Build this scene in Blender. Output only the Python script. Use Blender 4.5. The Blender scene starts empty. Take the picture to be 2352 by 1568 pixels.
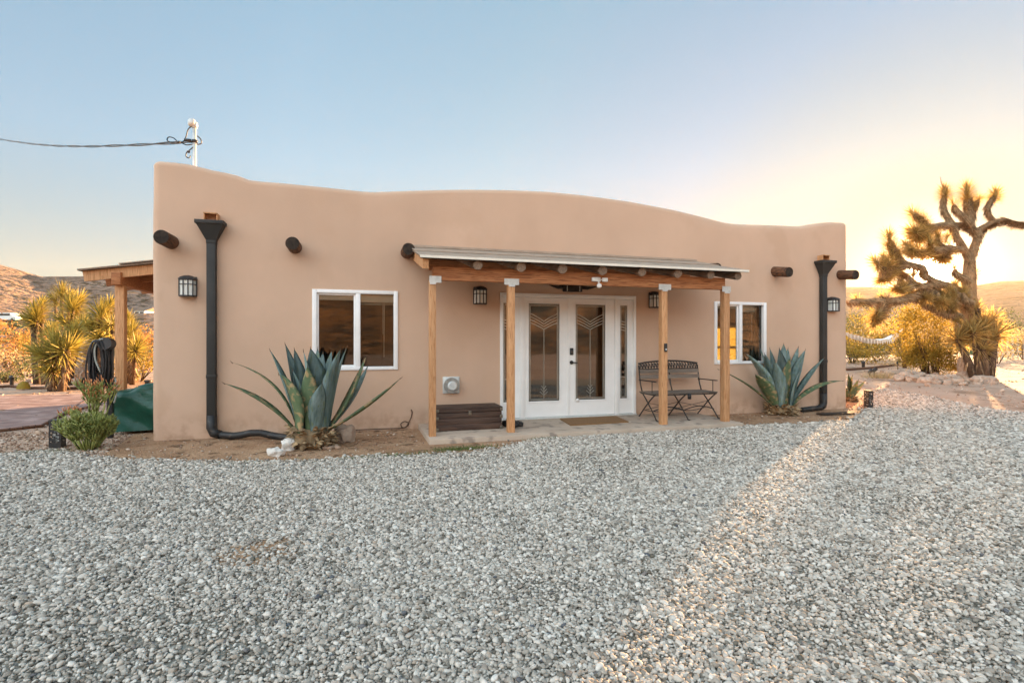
import bpy, bmesh, math, random
import numpy as np
from mathutils import Vector, Matrix, noise
R = math.radians
SC = bpy.context.scene
COL = SC.collection
rnd = random.Random(7)

# ---------------------------------------------------------------- camera
CAM_H = 1.375; DW = 8.32; F = 1200.0        # eye height, distance to the facade, focal length in 2352-px units
YAW = R(16.44)
FWD = Vector((math.sin(YAW), math.cos(YAW), 0)); RGT = Vector((math.cos(YAW), -math.sin(YAW), 0)); UP = Vector((0, 0, 1))
EYE = Vector((0, -DW, CAM_H))
cam_d = bpy.data.cameras.new('camera'); cam = bpy.data.objects.new('camera', cam_d); COL.objects.link(cam)
cam_d.sensor_width = 36; cam_d.lens = 36 * F / 2352; cam_d.clip_start = 0.05; cam_d.clip_end = 8000
cam.location = EYE; cam.rotation_euler = (R(90), 0, -YAW)
SC.camera = cam

# ---------------------------------------------------------------- sky, sun, exposure
SUN_EL = R(6.3); SUN_AZ = R(55.0)            # azimuth from +Y towards +X
sdir = Vector((math.sin(SUN_AZ) * math.cos(SUN_EL), math.cos(SUN_AZ) * math.cos(SUN_EL), math.sin(SUN_EL)))
w = bpy.data.worlds.new("World"); SC.world = w; w.use_nodes = True
nt = w.node_tree; nt.nodes.clear()
def wn(t, **k):
    n = nt.nodes.new(t)
    for a, b in k.items(): setattr(n, a, b)
    return n
def wm(op, a, b=None, c=None):
    n = wn('ShaderNodeMath', operation=op)
    for i, v in enumerate((a, b, c)):
        if v is None: continue
        if isinstance(v, (int, float)): n.inputs[i].default_value = v
        else: nt.links.new(v, n.inputs[i])
    return n.outputs[0]
sky = wn('ShaderNodeTexSky', sky_type='NISHITA', sun_disc=False, sun_elevation=SUN_EL, sun_rotation=SUN_AZ)
sky.altitude = 900; sky.air_density = 1.0; sky.dust_density = 0.6; sky.ozone_density = 1.6
tc = wn('ShaderNodeTexCoord')
# evening sky: the glow round the sun is held down and the open sky opposite it held up
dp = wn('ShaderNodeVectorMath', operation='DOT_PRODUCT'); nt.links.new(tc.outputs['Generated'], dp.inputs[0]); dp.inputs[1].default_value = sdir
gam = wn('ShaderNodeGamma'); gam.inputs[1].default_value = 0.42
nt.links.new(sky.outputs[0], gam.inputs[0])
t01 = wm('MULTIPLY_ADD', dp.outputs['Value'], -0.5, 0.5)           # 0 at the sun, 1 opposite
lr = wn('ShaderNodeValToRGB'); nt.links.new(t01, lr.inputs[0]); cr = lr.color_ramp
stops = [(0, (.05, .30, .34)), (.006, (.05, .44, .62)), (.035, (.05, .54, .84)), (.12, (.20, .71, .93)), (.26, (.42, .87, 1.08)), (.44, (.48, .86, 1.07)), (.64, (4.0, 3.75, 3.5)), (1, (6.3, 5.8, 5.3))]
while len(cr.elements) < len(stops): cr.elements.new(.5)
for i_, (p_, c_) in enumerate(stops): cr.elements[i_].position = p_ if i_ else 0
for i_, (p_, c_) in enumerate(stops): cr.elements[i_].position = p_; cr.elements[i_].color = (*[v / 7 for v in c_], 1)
sep = wn('ShaderNodeSeparateXYZ'); nt.links.new(tc.outputs['Generated'], sep.inputs[0])
hr = wn('ShaderNodeValToRGB'); nt.links.new(sep.outputs[2], hr.inputs[0])      # paler, greener air low down
hr.color_ramp.elements[0].position = .0; hr.color_ramp.elements[0].color = (.56, .60, .50, 1); hr.color_ramp.elements[1].position = .30; hr.color_ramp.elements[1].color = (1, 1, 1, 1)
bg = wn('ShaderNodeBackground'); out = wn('ShaderNodeOutputWorld')
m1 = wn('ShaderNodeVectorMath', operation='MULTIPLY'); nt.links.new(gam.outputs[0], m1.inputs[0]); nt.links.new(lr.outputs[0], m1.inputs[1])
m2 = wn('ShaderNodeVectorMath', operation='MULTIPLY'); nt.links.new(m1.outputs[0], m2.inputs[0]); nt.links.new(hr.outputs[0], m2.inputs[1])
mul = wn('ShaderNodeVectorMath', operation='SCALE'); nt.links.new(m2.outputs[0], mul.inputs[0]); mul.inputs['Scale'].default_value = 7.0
# warm halo close to the sun
dpc = wm('MAXIMUM', dp.outputs['Value'], 0.0)
halo = wm('ADD', wm('ADD', wm('MULTIPLY', wm('POWER', dpc, 700.0), 9.0), wm('MULTIPLY', wm('POWER', dpc, 9000.0), 150.0)), wm('MULTIPLY', wm('POWER', dpc, 45.0), 0.35))
hv = wn('ShaderNodeVectorMath', operation='SCALE'); hv.inputs[0].default_value = (1.0, 0.74, 0.50); nt.links.new(halo, hv.inputs['Scale'])
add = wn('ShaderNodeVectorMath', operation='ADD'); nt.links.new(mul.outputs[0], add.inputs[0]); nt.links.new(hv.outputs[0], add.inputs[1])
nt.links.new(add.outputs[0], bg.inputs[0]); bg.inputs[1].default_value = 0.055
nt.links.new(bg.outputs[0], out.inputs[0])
sun_d = bpy.data.lights.new('sun', 'SUN'); sun_d.energy = 5.0; sun_d.angle = R(0.6); sun_d.color = (1.0, 0.58, 0.27)
sun = bpy.data.objects.new('sun', sun_d); COL.objects.link(sun)
sun.rotation_euler = (-sdir).to_track_quat('-Z', 'Y').to_euler()
sun.location = (20, 15, 30)
SC.view_settings.view_transform = 'Standard'; SC.view_settings.look = 'None'
SC.view_settings.exposure = 3.22; SC.view_settings.gamma = 1.0
try:
    SC.cycles.use_denoising = True; SC.cycles.max_bounces = 8; SC.cycles.transparent_max_bounces = 12
except Exception: pass

# ---------------------------------------------------------------- placing helpers (photo pixel -> real point at a known plane)
def ray(px, py): return FWD + RGT * ((px - 1176) / F) + UP * ((784 - py) / F)
def W(px, py, y=0.0):                      # point on the plane parallel to the facade at depth y
    d = ray(px, py); t = (y - EYE.y) / d.y
    return EYE + d * t
def G(px, py, z=0.0):                      # point on the ground
    d = ray(px, py); t = (z - EYE.z) / d.z
    return EYE + d * t
def Z(px, py, dist): return EYE + ray(px, py) * dist
def wx(px): return W(px, 784).x

# ---------------------------------------------------------------- mesh builder
class MB:
    def __init__(s): s.v = []; s.f = []; s.m = []; s.a = []
    def add(s, vs, fs, mi=0, tone=None):
        o = len(s.v); s.v += [tuple(p) for p in vs]; s.f += [tuple(o + i for i in f) for f in fs]; s.m += [mi] * len(fs)
        t = rnd.random() if tone is None else tone
        s.a += [t] * len(vs)
    def box(s, a, b, mi=0, ch=0.0, tone=None):
        (x0, y0, z0), (x1, y1, z1) = a, b
        x0, x1 = min(x0, x1), max(x0, x1); y0, y1 = min(y0, y1), max(y0, y1); z0, z1 = min(z0, z1), max(z0, z1)
        if ch <= 0:
            s.add([(x0,y0,z0),(x1,y0,z0),(x1,y1,z0),(x0,y1,z0),(x0,y0,z1),(x1,y0,z1),(x1,y1,z1),(x0,y1,z1)],
                  [(0,3,2,1),(4,5,6,7),(0,1,5,4),(1,2,6,5),(2,3,7,6),(3,0,4,7)], mi, tone)
        else:
            bm = bmesh.new(); bmesh.ops.create_cube(bm, size=1)
            for v in bm.verts: v.co = Vector((x0 + (v.co.x + .5) * (x1 - x0), y0 + (v.co.y + .5) * (y1 - y0), z0 + (v.co.z + .5) * (z1 - z0)))
            bmesh.ops.bevel(bm, geom=bm.edges[:], offset=ch, segments=2, affect='EDGES', profile=.5)
            s.bm(bm, mi, tone)
    def bm(s, bm, mi=0, tone=None, M=None):
        bm.verts.ensure_lookup_table()
        vs = [(M @ v.co if M else v.co) for v in bm.verts]
        for i, v in enumerate(bm.verts): v.index = i
        s.add(vs, [tuple(v.index for v in f.verts) for f in bm.faces], mi, tone); bm.free()
    def obox(s, c, ax, ay, az, mi=0, tone=None):   # oriented box: centre and half axes
        c = Vector(c); P = [c + i * ax + j * ay + k * az for k in (-1, 1) for j in (-1, 1) for i in (-1, 1)]
        s.add(P, [(0,2,3,1),(4,5,7,6),(0,1,5,4),(1,3,7,5),(3,2,6,7),(2,0,4,6)], mi, tone)
    def beam(s, p, q, w_, h_, mi=0, up=UP, tone=None):
        p = Vector(p); q = Vector(q); d = (q - p); n = d.normalized()
        u = n.cross(up); u = u.normalized() if u.length > 1e-4 else Vector((1, 0, 0)); v = u.cross(n)
        s.obox((p + q) / 2, u * (w_ / 2), d / 2, v * (h_ / 2), mi, tone)
    def tube(s, pts, rad, n=8, mi=0, cap=True, tone=None, jit=0.0):
        pts = [Vector(p) for p in pts]
        if not hasattr(rad, '__len__'): rad = [rad] * len(pts)
        vs = []; fs = []; prev = None
        for i, p in enumerate(pts):
            d = (pts[min(i + 1, len(pts) - 1)] - pts[max(i - 1, 0)]).normalized()
            if prev is None:
                u = d.cross(UP); u = u.normalized() if u.length > .1 else Vector((1, 0, 0))
            else:
                u = prev - d * prev.dot(d); u = u.normalized() if u.length > 1e-4 else Vector((1, 0, 0))
            prev = u; v = d.cross(u)
            for k in range(n):
                a = 2 * math.pi * k / n; r = rad[i] * (1 + (rnd.uniform(-jit, jit) if jit else 0))
                vs.append(p + u * math.cos(a) * r + v * math.sin(a) * r)
        for i in range(len(pts) - 1):
            for k in range(n):
                fs.append((i * n + k, i * n + (k + 1) % n, (i + 1) * n + (k + 1) % n, (i + 1) * n + k))
        if cap:
            fs.append(tuple(range(n - 1, -1, -1))); fs.append(tuple((len(pts) - 1) * n + k for k in range(n)))
        s.add(vs, fs, mi, tone)
    def ring(s, prof, c, n=24, mi=0, tone=None):      # lathe round z: prof = (r, z)
        vs = []; fs = []
        for r, z in prof:
            for k in range(n): a = 2 * math.pi * k / n; vs.append((c[0] + r * math.cos(a), c[1] + r * math.sin(a), c[2] + z))
        for i in range(len(prof) - 1):
            for k in range(n): fs.append((i * n + k, i * n + (k + 1) % n, (i + 1) * n + (k + 1) % n, (i + 1) * n + k))
        s.add(vs, fs, mi, tone)
    def rock(s, c, sx, sy, sz, seed=0, sub=3, mi=0, rough=.22, tone=None):
        bm = bmesh.new(); bmesh.ops.create_icosphere(bm, subdivisions=sub, radius=1)
        o = Vector((seed * 3.7, seed * 1.3, -seed * 2.1)); rz = Matrix.Rotation(seed * 2.4, 3, 'Z')
        for v in bm.verts:
            p = v.co.copy(); q = Vector([math.copysign(abs(t) ** .75, t) for t in p])
            k = 1 + rough * noise.noise(p * 1.4 + o) * 1.8 + rough * .4 * noise.noise(p * 4 + o)
            q = q * k; q = rz @ Vector((q.x * sx, q.y * sy, q.z * sz)); v.co = q + Vector(c)
        s.bm(bm, mi, tone)
    def build(s, name, mat, parent=None, smooth=True, angle=None):
        off = Vector((0, 0, 0)); q = parent
        while q is not None: off += q.location; q = q.parent
        me = bpy.data.meshes.new(name)
        me.from_pydata([(p[0] - off.x, p[1] - off.y, p[2] - off.z) for p in s.v], [], s.f)
        for m_ in (mat if isinstance(mat, (list, tuple)) else [mat]): me.materials.append(m_)
        if any(s.m): me.polygons.foreach_set('material_index', s.m)
        if smooth: me.polygons.foreach_set('use_smooth', [True] * len(me.polygons))
        at = me.attributes.new('tone', 'FLOAT', 'POINT'); at.data.foreach_set('value', s.a)
        me.update()
        if smooth and angle is not None: me.set_sharp_from_angle(angle=R(angle))
        o = bpy.data.objects.new(name, me); COL.objects.link(o)
        if parent is not None: o.parent = parent
        return o
def tag(o, label=None, cat=None, group=None, kind=None):
    if label: o['label'] = label
    if cat: o['category'] = cat
    if group: o['group'] = group
    if kind: o['kind'] = kind
    return o
def thing(name, label, cat, loc=(0, 0, 0), group=None):
    o = bpy.data.objects.new(name, None); COL.objects.link(o); o.location = loc; o.empty_display_size = .1
    return tag(o, label, cat, group)
def copy_tree(o, parent=None):
    c = o.copy(); COL.objects.link(c)
    if parent is not None: c.parent = parent
    for ch in [q for q in COL.objects if q.parent is o]: copy_tree(ch, c)
    return c

# ---------------------------------------------------------------- materials
def srgb(r, g, b):
    f = lambda c: (c / 255 / 12.92) if c <= 10 else ((c / 255 + .055) / 1.055) ** 2.4
    return (f(r), f(g), f(b))
def mat(name, c1, c2=None, scale=4.0, rough=.8, bump=.0, bscale=40.0, spec=.3, detail=6, stretch=None, metal=0, tone=0.0, trans=0.0, fine=0.0, c3=None, c3w=.1, coord='Object', dist=.01):
    m = bpy.data.materials.new(name); m.use_nodes = True; n = m.node_tree; N = n.nodes; L = n.links
    b = N['Principled BSDF']; b.inputs['Roughness'].default_value = rough; b.inputs['Specular IOR Level'].default_value = spec; b.inputs['Metallic'].default_value = metal
    t = N.new('ShaderNodeTexCoord'); co = t.outputs[coord]
    if stretch:
        mp = N.new('ShaderNodeMapping'); mp.inputs['Scale'].default_value = stretch; L.new(co, mp.inputs[0]); co = mp.outputs[0]
    c2 = c2 or c1
    nz = N.new('ShaderNodeTexNoise'); nz.inputs['Scale'].default_value = scale; nz.inputs['Detail'].default_value = detail; nz.inputs['Roughness'].default_value = .6; L.new(co, nz.inputs[0])
    rp = N.new('ShaderNodeValToRGB'); rp.color_ramp.elements[0].position = .33; rp.color_ramp.elements[1].position = .67
    rp.color_ramp.elements[0].color = (*c1, 1); rp.color_ramp.elements[1].color = (*c2, 1); L.new(nz.outputs[0], rp.inputs[0]); col = rp.outputs[0]
    if c3:
        n3 = N.new('ShaderNodeTexNoise'); n3.inputs['Scale'].default_value = scale * 2.3; n3.inputs['Detail'].default_value = 5; L.new(co, n3.inputs[0])
        r3 = N.new('ShaderNodeValToRGB'); r3.color_ramp.elements[0].position = .60 - c3w; r3.color_ramp.elements[1].position = .66 - c3w * .5; L.new(n3.outputs[0], r3.inputs[0])
        mx = N.new('ShaderNodeMix'); mx.data_type = 'RGBA'; L.new(r3.outputs[0], mx.inputs['Factor']); L.new(col, mx.inputs['A']); mx.inputs['B'].default_value = (*c3, 1); col = mx.outputs['Result']
    if tone:
        at = N.new('ShaderNodeAttribute'); at.attribute_name = 'tone'
        mr = N.new('ShaderNodeMapRange'); mr.inputs['To Min'].default_value = 1 - tone; mr.inputs['To Max'].default_value = 1 + tone; L.new(at.outputs['Fac'], mr.inputs[0])
        hs = N.new('ShaderNodeVectorMath'); hs.operation = 'SCALE'; L.new(col, hs.inputs[0]); L.new(mr.outputs[0], hs.inputs['Scale']); col = hs.outputs[0]
    L.new(col, b.inputs['Base Color'])
    if bump:
        bn = N.new('ShaderNodeTexNoise'); bn.inputs['Scale'].default_value = bscale; bn.inputs['Detail'].default_value = 8; L.new(co, bn.inputs[0])
        bp = N.new('ShaderNodeBump'); bp.inputs['Strength'].default_value = bump; bp.inputs['Distance'].default_value = dist; L.new(bn.outputs[0], bp.inputs['Height']); L.new(bp.outputs[0], b.inputs['Normal'])
    if trans:
        tr = N.new('ShaderNodeBsdfTranslucent'); L.new(col, tr.inputs[0]); ms = N.new('ShaderNodeMixShader'); ms.inputs[0].default_value = trans
        L.new(b.outputs[0], ms.inputs[1]); L.new(tr.outputs[0], ms.inputs[2]); L.new(ms.outputs[0], N['Material Output'].inputs[0])
    return m
M = {}
M['stucco'] = mat('stucco', (.55, .376, .266), (.605, .417, .298), scale=.7, rough=.92, bump=.35, bscale=55, spec=.15, c3=(.565, .383, .268), c3w=.04, dist=.006)
M['white'] = mat('white_paint', (.78, .77, .74), (.84, .83, .80), scale=3, rough=.45, spec=.4)
M['vinyl'] = mat('white_vinyl', (.80, .79, .76), (.86, .85, .83), scale=5, rough=.4, spec=.45)
M['cedar'] = mat('cedar_post', (.47, .235, .105), (.61, .335, .165), scale=5, rough=.7, bump=.3, bscale=20, stretch=(9, 9, .6), c3=(.36, .16, .06), c3w=.05, tone=.10)
M['beamwood'] = mat('cedar_beam', (.36, .14, .055), (.52, .235, .10), scale=4, rough=.7, bump=.3, bscale=18, stretch=(.6, 9, 9), c3=(.24, .09, .035), c3w=.08, tone=.08)
M['oldwood'] = mat('weathered_wood', (.15, .10, .07), (.32, .235, .17), scale=5, rough=.85, bump=.5, bscale=20, stretch=(9, .8, 9), tone=.25)
M['greywood'] = mat('grey_wood', (.12, .092, .072), (.21, .17, .135), scale=5, rough=.8, bump=.3, bscale=20, stretch=(.6, 9, 9), tone=.15)
M['viga'] = mat('dark_log', (.09, .040, .020), (.20, .09, .045), scale=5, rough=.75, bump=.5, bscale=16, stretch=(8, .8, 8), c3=(.02, .012, .009), c3w=.08)
M['vigaend'] = mat('log_end', (.018, .013, .010), (.055, .038, .027), scale=14, rough=.85, bump=.6, bscale=30)
M['black'] = mat('black_metal', (.018, .018, .019), (.030, .030, .031), scale=8, rough=.45, spec=.5)
M['iron'] = mat('wrought_iron', (.022, .017, .014), (.045, .032, .024), scale=12, rough=.5, spec=.5)
M['downspout'] = mat('downspout_paint', (.026, .025, .023), (.038, .036, .033), scale=3, rough=.55, spec=.3)
M['plastic'] = mat('black_plastic', (.012, .012, .013), (.03, .028, .027), scale=6, rough=.5, spec=.4, c3=(.08, .06, .045), c3w=0)
M['dullsteel'] = mat('dull_steel', (.24, .25, .24), (.36, .37, .35), scale=14, rough=.4, metal=.5)
M['galv'] = mat('galvanised_plate', (.50, .52, .50), (.66, .67, .64), scale=20, rough=.45, metal=.2, spec=.5)
M['roofmetal'] = mat('roof_sheet', (.32, .235, .17), (.42, .32, .24), scale=6, rough=.75, spec=.4)
M['concrete'] = mat('concrete', (.42, .325, .245), (.52, .41, .315), scale=2.2, rough=.85, bump=.25, bscale=60, c3=(.27, .215, .17), c3w=.06)
M['mat'] = mat('coir', (.20, .105, .042), (.30, .165, .075), scale=60, rough=.95, bump=.8, bscale=220)
M['trunkwood'] = mat('trunk_wood', (.040, .024, .018), (.095, .055, .038), scale=4, rough=.6, bump=.4, bscale=14, stretch=(.7, 6, 8), tone=.35)
M['brass'] = mat('worn_brass', (.12, .11, .09), (.22, .19, .14), scale=15, rough=.5, metal=.6)
M['frost'] = mat('frosted_glass', (.80, .82, .76), (.86, .87, .81), scale=6, rough=.25, spec=.5, trans=.15)
M['agave'] = mat('agave_leaf', (.07, .115, .105), (.20, .265, .250), scale=2.2, rough=.6, bump=.2, bscale=9, spec=.3, tone=.28, c3=(.13, .165, .095), c3w=.05, stretch=(9, 9, 1.3))
M['agave_old'] = mat('agave_scarred_leaf', (.075, .115, .055), (.12, .17, .09), scale=5, rough=.6, tone=.2, c3=(.34, .24, .12), c3w=.09)
M['husk'] = mat('dry_husk', (.14, .085, .042), (.42, .29, .16), scale=7, rough=.9, tone=.5, bump=.3)
M['rock'] = mat('pale_rock', (.34, .25, .185), (.50, .39, .30), scale=5, rough=.9, bump=.7, bscale=14, c3=(.34, .25, .19), tone=.12, dist=.03)
M['rockw'] = mat('white_rock', (.55, .50, .44), (.72, .68, .62), scale=6, rough=.85, bump=.6, bscale=16, dist=.03)
M['soil'] = mat('bare_soil', (.30, .17, .095), (.44, .28, .17), scale=2.2, rough=.97, bump=.9, bscale=26, c3=(.17, .10, .058), c3w=.03, spec=.1, dist=.03)
M['sand'] = mat('desert_sand', (.40, .27, .19), (.52, .375, .28), scale=.35, rough=.97, bump=.8, bscale=9, c3=(.31, .205, .14), c3w=.02, spec=.1, dist=.04)
M['fines'] = mat('gravel_fines', (.22, .20, .165), (.38, .355, .30), scale=30, rough=.95, bump=.9, bscale=70, spec=.1, c3=(.20, .14, .09), c3w=.05)
M['leafyel'] = mat('creosote_leaf', (.27, .20, .03), (.46, .31, .05), scale=3, rough=.6, tone=.4, trans=.45)
M['leaforg'] = mat('autumn_leaf', (.42, .20, .05), (.58, .30, .08), scale=3, rough=.6, tone=.35, trans=.4)
M['leafolive'] = mat('olive_leaf', (.075, .095, .03), (.14, .15, .05), scale=3, rough=.65, tone=.45, trans=.3)
M['leafdry'] = mat('dry_grass', (.42, .31, .15), (.60, .46, .26), scale=3, rough=.8, tone=.3, trans=.4)
M['yucca'] = mat('yucca_leaf', (.24, .21, .045), (.46, .36, .075), scale=4, rough=.5, tone=.35, trans=.3)
M['joshleaf'] = mat('joshua_leaf', (.44, .31, .10), (.60, .43, .17), scale=4, rough=.6, tone=.35, trans=.7)
M['joshbark'] = mat('joshua_bark', (.28, .16, .075), (.46, .28, .14), scale=7, rough=.95, bump=1.0, bscale=24, stretch=(1, 1, .35), tone=.3, dist=.05)
M['bark'] = mat('dark_stem', (.07, .045, .03), (.15, .10, .065), scale=8, rough=.9, tone=.3)
M['pencil'] = mat('pencil_stem', (.17, .20, .045), (.32, .33, .10), scale=4, rough=.5, tone=.35)
M['penciltip'] = mat('coral_tip', (.48, .13, .05), (.60, .27, .10), scale=4, rough=.5, tone=.3)
M['grass'] = mat('green_weed', (.07, .095, .025), (.14, .16, .05), scale=5, rough=.7, tone=.4)
M['tarp'] = mat('green_tarp', (.004, .060, .038), (.010, .105, .070), scale=2, rough=.38, bump=.5, bscale=3.5, spec=.5, dist=.08)
M['hose'] = mat('hose_rubber', (.010, .012, .014), (.022, .024, .028), scale=5, rough=.35, spec=.5)
M['hosepale'] = mat('pale_hose', (.30, .31, .27), (.38, .39, .34), scale=5, rough=.4)
M['blind'] = mat('blind_cloth', (.72, .66, .55), (.80, .74, .63), scale=6, rough=.8)
M['curtain'] = mat('dark_curtain', (.020, .018, .010), (.045, .040, .022), scale=3, rough=.9)
M['shade'] = mat('yellow_shade', (.74, .68, .34), (.80, .74, .40), scale=2, rough=.8, trans=.75)
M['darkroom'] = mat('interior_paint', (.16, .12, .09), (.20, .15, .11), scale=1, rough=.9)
M['lead'] = mat('lead_came', (.34, .32, .27), (.44, .42, .36), scale=6, rough=.35, metal=.4)
M['hill'] = None
def glass(name, tint, ior=1.5, extra=.04, rough=.0):
    m = bpy.data.materials.new(name); m.use_nodes = True; n = m.node_tree; N = n.nodes; L = n.links; N.remove(N['Principled BSDF'])
    tr = N.new('ShaderNodeBsdfTransparent'); tr.inputs[0].default_value = (*tint, 1)
    gl = N.new('ShaderNodeBsdfGlossy'); gl.inputs['Roughness'].default_value = rough
    fr = N.new('ShaderNodeFresnel'); fr.inputs[0].default_value = ior
    nz = N.new('ShaderNodeTexNoise'); nz.inputs['Scale'].default_value = 1.6; tcc = N.new('ShaderNodeTexCoord'); L.new(tcc.outputs['Object'], nz.inputs[0])
    bp = N.new('ShaderNodeBump'); bp.inputs['Strength'].default_value = .05; bp.inputs['Distance'].default_value = .02; L.new(nz.outputs[0], bp.inputs['Height']); L.new(bp.outputs[0], gl.inputs['Normal'])
    ad = N.new('ShaderNodeMath'); ad.operation = 'MULTIPLY_ADD'; ad.inputs[1].default_value = 1.5; ad.inputs[2].default_value = extra; L.new(fr.outputs[0], ad.inputs[0])
    mx = N.new('ShaderNodeMixShader'); L.new(ad.outputs[0], mx.inputs[0]); L.new(tr.outputs[0], mx.inputs[1]); L.new(gl.outputs[0], mx.inputs[2]); L.new(mx.outputs[0], N['Material Output'].inputs[0])
    return m
sm = M['stucco'].node_tree; SN = sm.nodes; SL = sm.links; SB = SN['Principled BSDF']; src_ = SB.inputs['Base Color'].links[0].from_socket
stc = SN.new('ShaderNodeTexCoord'); sxyz = SN.new('ShaderNodeSeparateXYZ'); SL.new(stc.outputs['Object'], sxyz.inputs[0])
smr = SN.new('ShaderNodeMapRange'); smr.inputs['From Min'].default_value = .02; smr.inputs['From Max'].default_value = .42; smr.inputs['To Min'].default_value = .62; smr.inputs['To Max'].default_value = 0; SL.new(sxyz.outputs[2], smr.inputs[0])
snz = SN.new('ShaderNodeTexNoise'); snz.inputs['Scale'].default_value = 7; snz.inputs['Detail'].default_value = 8; SL.new(stc.outputs['Object'], snz.inputs[0])
sth = SN.new('ShaderNodeMath'); sth.operation = 'MULTIPLY_ADD'; sth.inputs[1].default_value = 5; sth.inputs[2].default_value = -2.3; sth.use_clamp = True; SL.new(snz.outputs[0], sth.inputs[0])
smu = SN.new('ShaderNodeMath'); smu.operation = 'MULTIPLY'; SL.new(sth.outputs[0], smu.inputs[0]); SL.new(smr.outputs[0], smu.inputs[1])
smx = SN.new('ShaderNodeMix'); smx.data_type = 'RGBA'; SL.new(smu.outputs[0], smx.inputs['Factor']); SL.new(src_, smx.inputs['A']); smx.inputs['B'].default_value = (.36, .225, .14, 1)   # mud splash
swp = SN.new('ShaderNodeMapping'); swp.inputs['Scale'].default_value = (1.6, 1.6, .5); SL.new(stc.outputs['Object'], swp.inputs[0])
swn = SN.new('ShaderNodeTexNoise'); swn.inputs['Scale'].default_value = 1; swn.inputs['Detail'].default_value = 6; SL.new(swp.outputs[0], swn.inputs[0])
swr = SN.new('ShaderNodeMapRange'); swr.inputs['From Min'].default_value = .35; swr.inputs['From Max'].default_value = .7; swr.inputs['To Min'].default_value = 1.03; swr.inputs['To Max'].default_value = .965; SL.new(swn.outputs[0], swr.inputs[0])
sws = SN.new('ShaderNodeVectorMath'); sws.operation = 'SCALE'; SL.new(smx.outputs['Result'], sws.inputs[0]); SL.new(swr.outputs[0], sws.inputs['Scale']); SL.new(sws.outputs[0], SB.inputs['Base Color'])   # faint mottling
M['glass'] = glass('window_glass', (.82, .80, .76), 1.5, .0)
M['doorglass'] = glass('door_glass', (.50, .45, .38), 1.5, .09, .03)
# ================================================================ GROUND AND HILLS
def poly_sheet(name, pts, z, m, thick=0.0, res=None):
    bm = bmesh.new(); vs = [bm.verts.new((p[0], p[1], z)) for p in pts]; f = bm.faces.new(vs)
    if f.normal.z < 0: f.normal_flip()
    if thick:
        r = bmesh.ops.extrude_face_region(bm, geom=[f])
        for e in r['geom']:
            if isinstance(e, bmesh.types.BMVert): e.co.z -= thick
        bmesh.ops.recalc_face_normals(bm, faces=bm.faces[:])
    bmesh.ops.triangulate(bm, faces=[f for f in bm.faces if len(f.verts) > 4])
    b = MB(); b.bm(bm); return b.build(name, m, smooth=False)
# desert floor: one sheet out to the horizon, very slightly uneven
b = MB(); NA = 120; radii = [0, 3, 6, 9, 12, 15, 18, 22, 26, 30, 36, 44, 54, 66, 80, 100, 130, 170, 230, 320, 450, 700, 1000, 1300]
vs = [(3, 0, 0)]
for r in radii[1:]:
    for k in range(NA):
        a = 2 * math.pi * k / NA; x = 3 + r * math.cos(a); y = r * math.sin(a)
        z = 0 if r < 30 else min(1, (r - 30) / 60) * .5 * noise.noise(Vector((x * .03, y * .03, 0))) - .05 * min(1, (r - 30) / 60)
        vs.append((x, y, z))
fs = [(0, 1 + k, 1 + (k + 1) % NA) for k in range(NA)]
for i in range(len(radii) - 2):
    for k in range(NA):
        a0 = 1 + i * NA + k; a1 = 1 + i * NA + (k + 1) % NA; fs.append((a0, a0 + NA, a1 + NA, a1))
b.add(vs, fs)
ground = tag(b.build('ground', M['sand']), kind='structure')

def hillmat(name, c1, c2, spot, sscale, thr=.5, bst=1.0):
    m = bpy.data.materials.new(name); m.use_nodes = True; n = m.node_tree; N = n.nodes; L = n.links
    b_ = N['Principled BSDF']; b_.inputs['Roughness'].default_value = .95; b_.inputs['Specular IOR Level'].default_value = .1
    t = N.new('ShaderNodeTexCoord')
    n1 = N.new('ShaderNodeTexNoise'); n1.inputs['Scale'].default_value = sscale * .25; n1.inputs['Detail'].default_value = 9; n1.inputs['Roughness'].default_value = .7; L.new(t.outputs['Object'], n1.inputs[0])
    r1 = N.new('ShaderNodeValToRGB'); r1.color_ramp.elements[0].position = .35; r1.color_ramp.elements[1].position = .65; r1.color_ramp.elements[0].color = (*c1, 1); r1.color_ramp.elements[1].color = (*c2, 1); L.new(n1.outputs[0], r1.inputs[0])
    n2 = N.new('ShaderNodeTexNoise'); n2.inputs['Scale'].default_value = sscale; n2.inputs['Detail'].default_value = 4; L.new(t.outputs['Object'], n2.inputs[0])
    r2 = N.new('ShaderNodeValToRGB'); r2.color_ramp.elements[0].position = thr; r2.color_ramp.elements[1].position = thr + .08; L.new(n2.outputs[0], r2.inputs[0])
    mx = N.new('ShaderNodeMix'); mx.data_type = 'RGBA'; L.new(r2.outputs[0], mx.inputs['Factor']); L.new(r1.outputs[0], mx.inputs['A']); mx.inputs['B'].default_value = (*spot, 1)
    L.new(mx.outputs['Result'], b_.inputs['Base Color'])
    bp = N.new('ShaderNodeBump'); bp.inputs['Strength'].default_value = bst; bp.inputs['Distance'].default_value = 3 / sscale; L.new(n2.outputs[0], bp.inputs['Height']); L.new(bp.outputs[0], b_.inputs['Normal'])
    return m
def azpx(px): return 16.44 + math.degrees(math.atan((px - 1176) / F))
def elpx(px, py):
    u = (px - 1176) / F; return math.degrees(math.atan((784 - py) / F / math.sqrt(1 + u * u)))
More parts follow.
